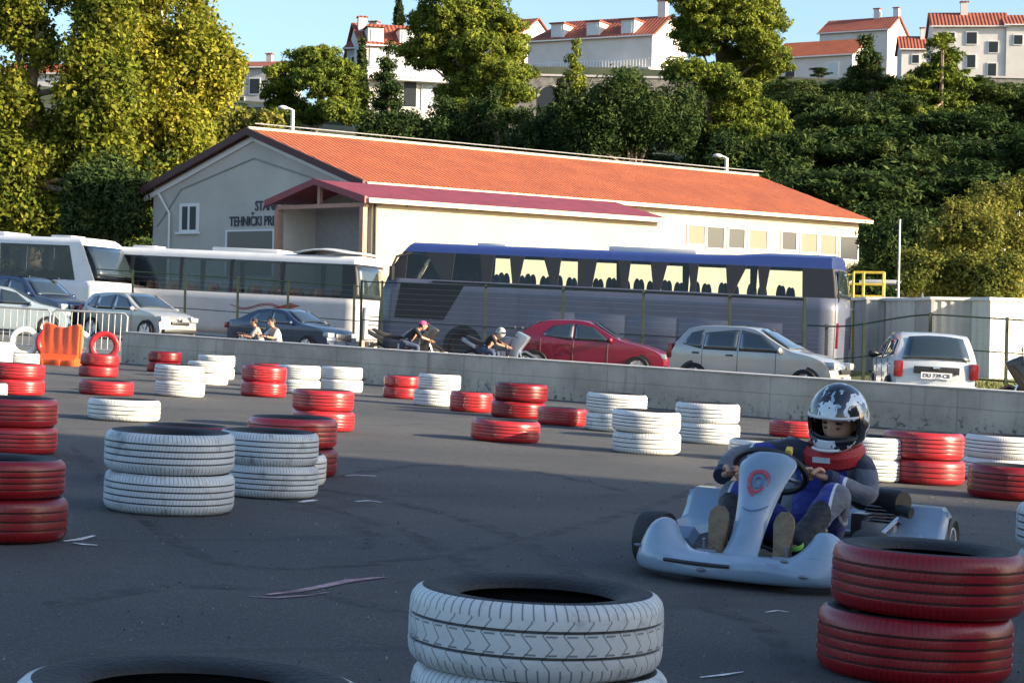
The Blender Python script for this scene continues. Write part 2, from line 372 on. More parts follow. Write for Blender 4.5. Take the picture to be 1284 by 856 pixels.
def tyre_meshes(col):
    if col in TYM: return TYM[col]
    b = MB(); b.lathe(groove_profile(NR.get(col, 4)), 96); o1 = b.build('tread', M_ty[col], smooth=50)
    b = MB(); r = .315
    top = [(r-.030, .196), (r-.045, .199), (r-.06, .197), (r-.085, .193), (r-.105, .185), (r-.115, .176), (r-.118, .168), (r-.110, .163), (r-.09, .166), (r-.05, .160), (r-.022, .14), (r-.020, .1)]
    full = top+[(a, .2-c) for a, c in reversed(top[:-1])]
    b.lathe(full, 72, 0); o2 = b.build('sidewall', [M_rub], smooth=50)
    C.objects.unlink(o1); C.objects.unlink(o2); TYM[col] = (o1.data, o2.data); return TYM[col]
TYG = {'red': 'red painted track marker tyres', 'dred': 'dark red track marker tyres', 'white': 'white painted track marker tyres', 'bwhite': 'worn white track marker tyres', 'zwhite': 'worn white track marker tyres', 'black': 'bare black tyres'}
def tyre(label, loc, d, h, col, rz=None, M=None, painted=False):
    if col in ('white', 'red', 'dred') and random.random() < .42: col = col+'/b'
    m1, m2 = tyre_meshes(col)
    Rm = (TILT @ Matrix.Rotation(random.uniform(0, 6) if rz is None else rz, 3, 'Z')) if M is None else M
    Rm = Matrix.Rotation(random.uniform(-.012, .012), 3, 'X') @ Matrix.Rotation(random.uniform(-.012, .012), 3, 'Y') @ Rm
    o = empty('tyre', loc, M=Rm); tag(o, label, 'tyre', TYG[col.split('/')[0]])
    for nme, me in (('tread', m1), ('sidewall', m2)):
        c = bpy.data.objects.new(nme, me); C.objects.link(c); c.parent = o
        if painted and nme == 'sidewall': c.data = me.copy(); c.data.materials.clear(); c.data.materials.append(M_ty[col])
        c.scale = (d/.63, d/.63, h/.2)
    return o
def stack(px, py, w, hs, cols, labels, dx=None):
    """px centre, py lowest front point, w width in the photo; hs tyre heights (photo px); from the bottom up"""
    g = G(px, py); D = g.y; d = w*D/F; dirv = Vector((g.x, g.y, 0)).normalized()
    base = g+dirv*(d/2-.02); z = 0; D2 = base.y; d = w*D2/F
    for i, (h, c, lb) in enumerate(zip(hs, cols, labels)):
        hh = h*D2/F*1.0
        ox = (dx[i] if dx else (0 if i == 0 else random.uniform(-2, 2)))*D2/F
        p = base+Vector((ox, random.uniform(-.01, .01) if i else 0, 0)); p.z = plane(p.x, 0)+z+.001
        tyre(lb, p, d*(1 if i == 0 else random.uniform(.985, 1.015)), hh, c); z += hh*.985
def pair(where, c1='red', c2=None): return None
def two(where, colname):
    return ['%s bottom tyre of %s' % (colname, where), '%s top tyre of %s' % (colname, where)]
S = stack
S(211, 647, 162, (50, 51), ('bwhite', 'bwhite'), two('the large stack standing foremost at left of centre', 'chipped white'))
S(336, 626, 124, (41, 41), ('bwhite', 'bwhite'), two('the pale stack right of the large foremost white one', 'bluish white'))
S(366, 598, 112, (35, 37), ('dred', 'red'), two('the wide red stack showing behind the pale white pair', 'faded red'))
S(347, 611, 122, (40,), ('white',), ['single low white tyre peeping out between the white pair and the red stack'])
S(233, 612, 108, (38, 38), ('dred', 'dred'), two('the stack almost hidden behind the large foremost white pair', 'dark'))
S(155, 529, 90, (27,), ('white',), ['single white tyre lying in the sun at left, nearest of the low ones'])
S(133, 496, 68, (18,), ('red',), ['single red tyre lying behind the lone white one at left'])
S(15, 570, 110, (34, 35), ('red', 'red'), two('the bright red stack cut by the left edge', 'bright red'))
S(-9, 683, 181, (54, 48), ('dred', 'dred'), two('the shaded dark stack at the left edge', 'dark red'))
S(21, 496, 68, (20, 20), ('red', 'red'), two('the far red stack at the left edge beside the barrier', 'glossy red'))
S(-27, 500, 70, (20,), ('white',), ['white tyre just cut off by the left edge in front of the far red stack'])
S(27, 458, 44, (15,), ('white',), ['small far white tyre behind the red stack left of the orange barrier'])
S(-8, 458, 46, (15, 15), ('white', 'white'), two('the far white stack right at the left edge', 'far white'))
S(123, 473, 49, (14, 15), ('red', 'red'), two('the stack right of the orange barrier', 'red'))
S(205, 467, 42, (13, 13), ('dred', 'dred'), two('the small stack against the left end of the concrete wall', 'dark red'))
S(225, 498, 62, (20, 20), ('white', 'white'), two('the sunlit stack in front of two other white stacks', 'white'))
S(260, 483, 51, (15, 15), ('white', 'white'), two('the middle one of three overlapping white stacks', 'white'))
S(270, 476, 47, (15, 16), ('white', 'white'), two('the rearmost of three overlapping white stacks', 'white'))
S(330, 498, 57, (19, 20), ('red', 'red'), two('the stack touching two white stacks on its right', 'red'))
S(337, 486, 48, (15, 15), ('dred', 'red'), two('the stack hidden behind another red stack near the wall', 'dull red'))
S(374, 494, 54, (18, 18), ('white', 'white'), two('the stack right behind the red one, middle distance', 'white'))
S(428, 492, 53, (16, 16), ('white', 'white'), two('the stack alone in front of the wall, below the dark sedan', 'white'))
S(405, 541, 78, (25, 26), ('red', 'red'), two('the sunlit stack behind the wide faded red one', 'bright red'))
S(503, 500, 47, (15, 14), ('red', 'red'), two('the small stack touching a leaning white stack', 'red'))
S(545, 510, 54, (21, 20), ('white', 'white'), two('the leaning stack between red tyres near the wall', 'white'), dx=(0, 5))
S(590, 517, 54, (25,), ('red',), ['single red tyre between the leaning white stack and the dark red stack'])
S(649, 525, 68, (21, 23), ('dred', 'dred'), two('the stack between two single red tyres', 'dark red'), dx=(0, 3))
S(704, 534, 62, (22,), ('red',), ['single red tyre right of the dark red stack'])
S(633, 555, 87, (27,), ('red',), ['single red tyre lying foremost in the middle of the track'])
S(772, 542, 77, (23, 25), ('white', 'white'), two('the stack standing behind the central white stack', 'white'))
S(810, 570, 86, (27, 27), ('white', 'white'), two('the foremost sunlit white stack of the middle row', 'clean white'))
S(886, 557, 82, (26, 25), ('white', 'white'), two('the stack left of the driver and right of the central one', 'white'))
S(957, 580, 88, (27,), ('white',), ['single white tyre half hidden behind the right arm of the driver'])
S(1086, 604, 95, (28, 28), ('white', 'white'), two('the stack hidden behind the left shoulder of the driver', 'white'))
S(996, 549, 64, (21,), ('red',), ['single red tyre behind the helmet, close to the wall'])
S(1157, 608, 102, (31, 34), ('red', 'red'), two('the stack right of the driver', 'sunlit red'))
S(1256, 604, 98, (28, 29), ('white', 'white'), two('the stack at the right edge behind a dark tyre', 'dusty white'))
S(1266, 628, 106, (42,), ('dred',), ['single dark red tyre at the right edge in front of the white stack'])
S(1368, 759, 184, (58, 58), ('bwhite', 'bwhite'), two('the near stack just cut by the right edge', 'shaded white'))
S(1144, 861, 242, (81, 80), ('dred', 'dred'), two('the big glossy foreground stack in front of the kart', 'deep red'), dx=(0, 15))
S(664, 962, 324, (99, 97), ('bwhite', 'zwhite'), two('the nearest stack at the bottom centre', 'zigzag treaded white'), dx=(8, 3))
S(236, 1136, 446, (124, 104), ('bwhite', 'bwhite'), two('the nearest stack cut by the bottom left corner', 'pale'))
# upright tyres in line with the end of the wall
for px, c, lb in ((30, 'white', 'upright white tyre standing in a row, first from the left edge'), (62, 'red', 'upright red tyre behind the orange barrier, between two white ones'),
                  (97, 'white', 'upright white tyre right of the orange barrier'), (129, 'red', 'upright red tyre standing against the end of the concrete wall')):
    g = on(px, 39.5); Rm = TILT @ Matrix.Rotation(R(random.uniform(5, 25)), 3, 'Z') @ Matrix.Rotation(R(90), 3, 'X')
    tyre(lb, g+Vector((0, .1, .30)), .62, .2, c, M=Rm, painted=True)

# ------------------------------------------------------------------ orange barrier and crowd barriers
M_or = mat('orange_plastic', (.72, .10, .02), .4, var=.12, scale=4, coat=.2)
def barrier(px, py, D, wd, label):
    o = empty('plastic_barrier', on(px, D), R(-14)); tag(o, label, 'plastic barrier')
    b = MB(); prof = [(-.22, 0), (.22, 0), (.22, .1), (.10, .2), (.075, .72), (-.075, .72), (-.10, .2), (-.22, .1)]
    n = 17; xs = lin(-wd/2, wd/2, n)
    def fn(u, v):
        y, z = prof[v]; k = 1-(.30 if (u % 4 in (1, 2) and z > .25) else 0)
        zz = z-(.05 if (z > .7 and u in (0, n-1)) else 0)-(.04*math.cos((u-8)/8*3.1) if z > .7 else 0); return (xs[u], y*k, zz)
    b.grid(fn, n, len(prof), cv=True); b.add([fn(0, v) for v in range(8)], [tuple(range(8))]); b.add([fn(n-1, v) for v in range(8)], [tuple(range(7, -1, -1))])
    b.build('body', M_or, o, bevel=.008)
    for x in (-.42*wd, .05*wd, .4*wd):
        b = MB(); b.box((x, -.215, .05), (.16*wd, .05, .11)); b.build('foot', M_or, o, bevel=.01)
    b = MB(); b.tube([(wd/2+.01, 0, .15), (wd/2+.01, 0, .66)], .035, 10); b.build('hinge_pin', M_or, o)
barrier(77, 465, 34.6, .72, 'orange plastic road barrier between the red tyre stacks at left')
M_galv = mat('galvanised_steel', (.45, .47, .47), .45, metal=.6, var=.2, scale=6)
def crowd(px0, px1, D, label):
    a = on(px0, D); c = on(px1, D); L = (c-a).length; o = empty('crowd_barrier', (a+c)/2, R(-3)); tag(o, label, 'crowd barrier', 'steel crowd barriers')
    b = MB(); h = .98; b.tube([(-L/2, 0, 0), (-L/2, 0, h-.06), (-L/2+.06, 0, h), (L/2-.06, 0, h), (L/2, 0, h-.06), (L/2, 0, 0)], .024, 8); b.tube([(-L/2, 0, .18), (L/2, 0, .18)], .018, 6)
    b.build('frame', M_galv, o)
    k = int(L/.13)
    for i in range(1, k):
        b = MB(); x = -L/2+L*i/k; b.tube([(x, 0, .18), (x, 0, h)], .011, 6); b.build('bar', M_galv, o)
    for x in (-L/2+.2, L/2-.2):
        b = MB(); b.tube([(x, -.28, .02), (x, 0, .1), (x, .28, .02)], .02, 6); b.build('foot', M_galv, o)
crowd(-14, 61, 41.5, 'steel crowd barrier at the left edge in front of the pale hatchback')
crowd(64, 158, 41.0, 'steel crowd barrier in front of the silver hatchback, reaching the wall end')

# ------------------------------------------------------------------ vehicles
M_glass = mat('car_glass', (.02, .03, .035), .05, spec=.9, coat=1.0)
M_blk = mat('black_trim', (.02, .02, .022), .45); M_alloy = mat('alloy', (.5, .5, .52), .3, metal=.8)
M_chr = mat('chrome', (.7, .7, .72), .15, metal=1)
M_lamp = mat('lamp_glass', (.30, .33, .36), .1, coat=.8); M_tail = mat('tail_lamp', (.20, .008, .012), .2, coat=.6); M_amber = mat('amber_lamp', (.7, .25, .02), .25)
M_plate = mat('plate', (.75, .75, .75), .5); M_ink = mat('ink', (.03, .03, .05), .6)
def clear(name, tint=.5, col=(.5, .55, .55)):
    m = bpy.data.materials.new(name); q = NB(m); n, l = q.n, q.l
    t = n.new('ShaderNodeBsdfTransparent'); t.inputs[0].default_value = (*[tint*c/.55 for c in col], 1)
    g = n.new('ShaderNodeBsdfGlossy'); g.inputs['Roughness'].default_value = .04; g.inputs[0].default_value = (.9, .9, .9, 1)
    fr = n.new('ShaderNodeFresnel'); fr.inputs[0].default_value = 1.5; mx = n.new('ShaderNodeMixShader')
    l.new(fr.outputs[0], mx.inputs[0]); l.new(t.outputs[0], mx.inputs[1]); l.new(g.outputs[0], mx.inputs[2])
    l.new(mx.outputs[0], n['Material Output'].inputs[0]); return m
M_clear = clear('window_glass', .8); M_tint = clear('tinted_glass', .48)
def smooth_poly(pts, it=2):
    for _ in range(it):
        q = []
        for i in range(len(pts)):
            a, b = pts[i], pts[(i+1) % len(pts)]; k = .22 if it > 1 else .25
            q += [(a[0]+(b[0]-a[0])*k, a[1]+(b[1]-a[1])*k), (a[0]+(b[0]-a[0])*(1-k), a[1]+(b[1]-a[1])*(1-k))]
        pts = q
    return pts
def car(label, loc, yaw, p, paint, group='cars parked beyond the concrete wall', scale=1.0):
    """p: dict L W H belt, sil (closed silhouette x,z), side windows, ws (front glass x,z pairs), rw, wheels"""
    Wd = p['W']/2; belt = p['belt']; H = p['H']; L = p['L']
    def hw(x, z):
        t = min(1, abs(x)/(L/2)); k = Wd*(1-.10*t**3.2)
        if z < .45: k *= 1-.05*((.45-z)/.45)**2
        if z > belt: k *= 1-.24*((z-belt)/(H-belt))**1.15
        else: k *= 1-.03*((belt-z)/belt)
        return k
    root = empty(p.get('name', 'parked_car'), loc, yaw); tag(root, label, 'car', group); root.scale = (scale,)*3
    bm = bmesh.new(); sil = smooth_poly(p['sil'], 2); n = len(sil)
    va = [bm.verts.new((x, -1, z)) for x, z in sil]; fa = bm.faces.new(va)
    r = bmesh.ops.extrude_face_region(bm, geom=[fa]); bmesh.ops.translate(bm, vec=(0, 2, 0), verts=[e for e in r['geom'] if isinstance(e, bmesh.types.BMVert)])
    for z in (.3, .45, .6, .75, belt, belt+.1, belt+.2, belt+.3, belt+.42):
        bmesh.ops.bisect_plane(bm, geom=bm.verts[:]+bm.edges[:]+bm.faces[:], plane_co=(0, 0, z), plane_no=(0, 0, 1))
    for i in range(-5, 6):
        bmesh.ops.bisect_plane(bm, geom=bm.verts[:]+bm.edges[:]+bm.faces[:], plane_co=(i*L/11.5, 0, 0), plane_no=(1, 0, 0))
    for y in (-.6, 0, .6): bmesh.ops.bisect_plane(bm, geom=bm.verts[:]+bm.edges[:]+bm.faces[:], plane_co=(0, y, 0), plane_no=(0, 1, 0))
    bm.normal_update()
    rim = [e for e in bm.edges if len(e.link_faces) == 2 and (abs(e.link_faces[0].normal.y) > .9) != (abs(e.link_faces[1].normal.y) > .9)]
    for v in bm.verts:
        f = v.co.y; x, z = v.co.x, v.co.z; v.co.y = f*hw(x, z)
        crown = .035*(1-f*f); v.co.z += crown if z > .55 else 0
        if abs(x) > L*.36: v.co.x -= math.copysign(.10*f*f*(abs(x)-L*.36)/(L*.14), x)
    bmesh.ops.bevel(bm, geom=rim, offset=.05, segments=3, profile=.5, affect='EDGES', clamp_overlap=True)
    bmesh.ops.recalc_face_normals(bm, faces=bm.faces); bm.normal_update()
    for f in bm.faces: f.smooth = True
    for e in bm.edges:
        if len(e.link_faces) == 2 and e.calc_face_angle(0) > R(50): e.smooth = False
    me = bpy.data.meshes.new('body'); bm.to_mesh(me); bm.free(); me.materials.append(paint)
    o = bpy.data.objects.new('body', me); C.objects.link(o); o.parent = root; body = o
    def sidepatch(name, poly, m, sgn, off=.006, par=None, th=.012):
        # fill the polygon with a fine strip grid following the body side
        zs = [q[1] for q in poly]; z0, z1 = min(zs), max(zs); rows = 6; b = MB(); vs = []; 
        def xr(z):
            xs = []
            for i in range(len(poly)):
                (xa, za), (xb, zb) = poly[i], poly[(i+1) % len(poly)]
                if (za-z)*(zb-z) <= 0 and za != zb: xs.append(xa+(xb-xa)*(z-za)/(zb-za))
            return (min(xs), max(xs)) if xs else (poly[0][0], poly[0][0])
        def fn(u, v):
            z = z0+(z1-z0)*(.004+.992*u/(rows-1)); a, c = xr(z); x = a+(c-a)*v/7
            y = (hw(x, z)+off)*sgn; return (x, y, z)
        b.grid(fn, rows, 8); return b.build(name, m, par or root, smooth=60, solid=th)
    for poly, nm in p['wins']:
        for sgn in (-1, 1):
            sidepatch('window_frame', [(x+(x-sum(q[0] for q in poly)/len(poly))*.05, z+(z-sum(q[1] for q in poly)/len(poly))*.10) for x, z in poly], M_blk, sgn, .002, th=.006)
            sidepatch(nm, poly, M_glass, sgn)
    def endglass(name, a, c, f0=.84, f1=.80, m=M_glass, off=.022, nrow=6, y0=-1):
        nrm = Vector((-(c[1]-a[1]), (c[0]-a[0]))).normalized()
        if nrm.y < 0: nrm = -nrm
        if abs(nrm.y) < .3 and nrm.x*a[0] < 0: nrm = -nrm
        b = MB()
        def fn(u, v):
            t = u/(nrow-1); x = a[0]+(c[0]-a[0])*t; z = a[1]+(c[1]-a[1])*t; f = (v/8*2-1); y = f*hw(x, z)*(f0+(f1-f0)*t)
            z2 = z+.035*(1-f*f)+nrm.y*off; x2 = x+nrm.x*off
            if abs(x) > L*.36: x2 -= math.copysign(.10*(y/hw(x, z))**2*(abs(x)-L*.36)/(L*.14), x)
            return (x2, y, z2)
        b.grid(fn, nrow, 9); return b.build(name, m, root, smooth=60, solid=.008)
    endglass('windscreen', *p['ws']); endglass('rear_window', *p['rw'])
    for wx in p['wheels']:
        for sgn in (-1, 1):
            r = p.get('wr', .31); b = MB(); 
            b.add([(wx+math.cos(a)*(r+.055), (hw(wx, .4)+.004)*sgn, max(.16, .31+math.sin(a)*(r+.055))) for a in [2*math.pi*i/28 for i in range(28)]], [tuple(range(28))]); b.build('wheel_arch', M_blk, root, smooth=0)
            Mw = Matrix.Translation((wx, (Wd-.075)*sgn, r)) @ Matrix.Rotation(R(90)*sgn*-1, 4, 'X')
            wroot = MB(); wroot.lathe([(r-.1, -.09), (r-.02, -.10), (r, -.07), (r, .07), (r-.02, .095), (r-.1, .09)], 24, M=Mw); wo = wroot.build('wheel', M_rub, root)
            b = MB(); b.lathe([(.001, .075), (.05, .08), (.06, .06), (r-.14, .06), (r-.10, .088), (r-.095, .06)], 24, M=Mw); b.build('rim', M_alloy, wo)
            for k in range(5):
                a = k*2*math.pi/5; b = MB(); b.box((math.cos(a)*(r-.1)/2, math.sin(a)*(r-.1)/2, .08), (r-.1, .05, .02), M=Mw @ Matrix.Rotation(0, 4, 'Z'), rz=a); b.build('spoke', M_alloy, wo)
    for nm, poly, m in p.get('patches', []):
        for sgn in (-1, 1): sidepatch(nm, poly, m, sgn, .008)
    fx, rx = p['front'], p['rear']
    for (nm, x, y, z, d, m) in p.get('boxes', []):
        for sgn in ((-1, 1) if y else (1,)):
            b = MB(); b.box((x, y*sgn, z), d); b.build(nm, m, root, bevel=min(d)*.3)
    for sgn in (-1, 1):
        mx, mz = p['mirror']; b = MB(); b.ball((mx, sgn*(Wd+.06), mz), (.06, .10, .075), 10, 8); mo = b.build('mirror', p.get('mirror_mat', paint), root)
    for (x, z0, z1) in p.get('doors', []):
        for sgn in (-1, 1):
            b = MB(); b.tube([(x, (hw(x, z)+.001)*sgn, z) for z in lin(z0, z1, 5)], .006, 4); b.build('door_gap', M_blk, root)
    for (x, z) in p.get('handles', []):
        for sgn in (-1, 1): b = MB(); b.box((x, (hw(x, z)+.012)*sgn, z), (.16, .03, .035)); b.build('handle', p.get('hmat', paint), root, bevel=.008)
    return root
def plate(root, x, z, rot, txt, w=.5, tilt=0):
    b = MB(); b.box((x, 0, z), (.015, w, .12)); b.build('number_plate', M_plate, root)
    text('plate_number', txt, .10, M_ink, root, (x+.012*(1 if rot > 0 else -1), 0, z), (R(90), 0, rot))
def text(name, body, size, m, parent, loc, rot, ext=.002, sx=1.0, off=0.0):
    cu = bpy.data.curves.new(name, 'FONT'); cu.body = body; cu.size = size; cu.align_x = 'CENTER'; cu.align_y = 'CENTER'; cu.extrude = ext; cu.offset = off*size
    ob = bpy.data.objects.new(name+'_curve', cu); C.objects.link(ob); bpy.context.view_layer.update()
    me = bpy.data.meshes.new_from_object(ob.evaluated_get(bpy.context.evaluated_depsgraph_get())); C.objects.unlink(ob); bpy.data.objects.remove(ob)
    me.materials.clear(); me.materials.append(m); o = bpy.data.objects.new(name, me); C.objects.link(o); o.parent = parent; o.location = loc; o.rotation_euler = rot; o.scale = (sx, 1, 1); return o
def paint(name, c, metal=.35, rough=.28): return mat(name, c, rough, metal=metal, var=.06, scale=2, coat=.8)
hatch = dict(L=3.85, W=1.66, H=1.44, belt=.92, wheels=(-1.22, 1.26), front=1.9, rear=-1.9, mirror=(.72, .98),
  sil=[(-1.90, .25), (-1.93, .5), (-1.92, .78), (-1.80, .95), (-1.62, 1.22), (-1.42, 1.39), (-.9, 1.435), (-.2, 1.44), (.12, 1.40), (.5, 1.18), (.92, .97), (1.3, .91), (1.66, .82), (1.86, .68), (1.93, .5), (1.92, .25), (1.6, .17), (-1.6, .17)],
  wins=[([(-1.55, .97), (-1.08, .95), (-1.08, 1.33), (-1.33, 1.29)], 'side_window'), ([(-1.02, .94), (-.28, .94), (-.28, 1.355), (-1.00, 1.34)], 'side_window'), ([(-.20, .94), (.72, .94), (.18, 1.33), (-.20, 1.355)], 'side_window')],
  ws=((.86, 1.00), (.16, 1.385)), rw=((-1.86, .98), (-1.52, 1.33)), doors=[(-.24, .3, .93), (-1.05, .45, .93), (.62, .3, .92)], handles=[(-.42, .82), (-1.2, .84)],
  boxes=[('headlight', 1.72, .60, .72, (.36, .30, .16), M_lamp), ('grille', 1.915, 0, .60, (.05, .7, .10), M_blk), ('bumper', 1.90, 0, .36, (.12, 1.3, .12), M_blk), ('tail_light', -1.84, .68, .86, (.14, .16, .34), M_tail), ('badge', 1.925, 0, .70, (.04, .12, .10), M_chr)])
import copy
def var(base, **k): d = copy.copy(base); d.update(k); return d
M_silver = paint('silver_paint', (.38, .38, .37)); M_wine = paint('dark_red_paint', (.22, .012, .035)); M_white = paint('white_car_paint', (.50, .54, .57), .1); M_navy = paint('dark_blue_paint', (.02, .035, .07)); M_navyg = paint('navy_paint', (.025, .04, .085)); M_pale = paint('pale_blue_silver_paint', (.30, .37, .42))
corsa = var(hatch, hmat=M_blk)
c1 = car('silver five door hatchback behind the wall, between the dark red and the white car', on(952, 40.5), R(-26), corsa, M_silver, scale=.97)
plate(c1, 1.965, .44, R(90), 'DU 482-JK')
sedh = var(hatch, L=4.1, H=1.42, mirror=(.62, .97), front=2.0, rear=-2.0,
  sil=[(-1.98, .25), (-2.05, .5), (-2.04, .80), (-1.98, .93), (-1.72, 1.03), (-1.25, 1.33), (-.9, 1.40), (-.25, 1.42), (.05, 1.38), (.5, 1.14), (.86, .96), (1.35, .88), (1.75, .77), (1.98, .66), (2.05, .5), (2.02, .25), (1.7, .18), (-1.7, .18)],
  wins=[([(-1.18, .95), (-.36, .94), (-.36, 1.32), (-.80, 1.30)], 'side_window'), ([(-.28, .94), (.58, .94), (.10, 1.29), (-.28, 1.32)], 'side_window')],
  ws=((.80, .98), (.10, 1.37)), rw=((-1.70, 1.05), (-1.28, 1.32)), wheels=(-1.25, 1.3), doors=[(-.32, .3, .93), (-1.15, .4, .93), (.55, .3, .92)],
  boxes=[('headlight', 1.86, .58, .64, (.26, .34, .13), M_lamp), ('grille', 2.0, 0, .62, (.06, .5, .08), M_blk), ('bumper', 2.0, 0, .36, (.12, 1.4, .16), M_wine), ('tail_light', -2.0, .66, .82, (.12, .2, .2), M_tail)])
car('dark red hatchback parked behind the wall in front of the blue coach', on(741, 47.5), R(-13), sedh, M_wine, scale=.99)
micra = var(hatch, L=3.7, W=1.6, H=1.43, belt=.93, mirror=(.75, 1.0), mirror_mat=M_blk,
  sil=[(-1.80, .25), (-1.86, .45), (-1.84, .80), (-1.78, .94), (-1.66, 1.18), (-1.50, 1.36), (-1.2, 1.42), (-.3, 1.43), (.05, 1.38), (.45, 1.16), (.8, .97), (1.2, .91), (1.6, .80), (1.78, .65), (1.83, .5), (1.8, .25), (1.5, .17), (-1.5, .17)],
  rw=((-1.80, .93), (-1.53, 1.34)), ws=((.74, 1.0), (.08, 1.38)), wheels=(-1.15, 1.2),
  boxes=[('headlight', 1.66, .55, .70, (.25, .28, .16), M_lamp), ('bumper', -1.83, 0, .40, (.14, 1.46, .22), M_white), ('tail_light', -1.76, .68, .76, (.12, .17, .30), M_tail), ('plate_recess', -1.845, 0, .76, (.03, .82, .13), M_blk), ('wiper', -1.80, 0, .98, (.05, .5, .02), M_blk), ('badge', -1.868, 0, .80, (.02, .14, .04), M_chr)],
  wins=[([(-1.42, .97), (-.45, .95), (-.45, 1.35), (-1.30, 1.34)], 'side_window'), ([(-.36, .95), (.60, .95), (.12, 1.32), (-.36, 1.35)], 'side_window')])
c2 = car('white hatchback seen from behind, parked on the grass right of the silver one', on(1155, 36.6), R(86), micra, M_white)
plate(c2, -1.868, .66, R(-90), 'DU 739-CB', .56)
left1 = car('silver hatchback facing right beside the dark off roader', on(172, 59), R(-38), var(hatch, wr=.33), M_silver, scale=1.0)
sedan = var(sedh, L=4.5, H=1.42, front=2.2, rear=-2.2, mirror=(.72, 1.0),
  sil=[(-2.18, .28), (-2.25, .5), (-2.24, .85), (-2.15, 1.0), (-1.65, 1.04), (-1.0, 1.35), (-.6, 1.42), (0, 1.42), (.25, 1.38), (.7, 1.14), (1.05, .98), (1.6, .92), (2.0, .82), (2.2, .66), (2.26, .5), (2.22, .25), (1.9, .18), (-1.9, .18)],
  wins=[([(-1.15, .98), (-.25, .96), (-.25, 1.33), (-.75, 1.31)], 'side_window'), ([(-.17, .96), (.72, .96), (.22, 1.31), (-.17, 1.33)], 'side_window')],
  ws=((.98, 1.01), (.28, 1.38)), rw=((-1.62, 1.05), (-1.05, 1.34)), wheels=(-1.35, 1.35), doors=[(-.2, .3, .95), (.72, .3, .95)],
  boxes=[('headlight', 2.08, .60, .68, (.24, .34, .15), M_lamp), ('grille', 2.22, 0, .60, (.06, .75, .24), M_chr), ('bumper', 2.2, 0, .36, (.14, 1.5, .16), M_navy), ('tail_light', -2.18, .66, .82, (.14, .26, .2), M_tail)])
c4 = car('dark blue saloon parked behind the wall beside the white coach', on(364, 56.5), R(-34), sedan, M_navy, scale=.90)
suv = var(hatch, L=4.4, W=1.8, H=1.72, belt=1.1, mirror=(.85, 1.2), wr=.37,
  sil=[(-2.1, .35), (-2.2, .6), (-2.2, 1.0), (-2.12, 1.2), (-2.0, 1.6), (-1.7, 1.70), (-.6, 1.74), (.1, 1.72), (.4, 1.62), (.95, 1.2), (1.1, 1.12), (1.7, 1.07), (2.05, .98), (2.16, .8), (2.2, .5), (2.15, .3), (1.7, .25), (-1.7, .25)],
  wins=[([(-2.0, 1.15), (-1.3, 1.13), (-1.3, 1.6), (-1.9, 1.56)], 'side_window'), ([(-1.22, 1.13), (-.3, 1.13), (-.3, 1.62), (-1.22, 1.6)], 'side_window'), ([(-.22, 1.13), (.8, 1.13), (.35, 1.56), (-.22, 1.62)], 'side_window')],
  ws=((1.0, 1.18), (.42, 1.62)), rw=((-2.14, 1.18), (-2.02, 1.58)), wheels=(-1.35, 1.4), doors=[(-.26, .4, 1.1)],
  boxes=[('headlight', 2.05, .65, .86, (.24, .3, .18), M_lamp), ('grille', 2.16, 0, .84, (.08, .85, .2), M_chr), ('bumper', 2.15, 0, .5, (.14, 1.6, .25), M_blk), ('roof_rail', -.6, .62, 1.74, (2.2, .04, .06), M_blk), ('tail_light', -2.15, .75, 1.1, (.1, .16, .35), M_tail)])
car('dark blue off roader with roof rails behind the pale hatchback at far left', on(38, 61), R(-33), suv, M_navyg)
car('pale blue silver small car cut by the left edge', on(8, 55), R(12), var(hatch, H=1.44), M_pale, scale=.93)
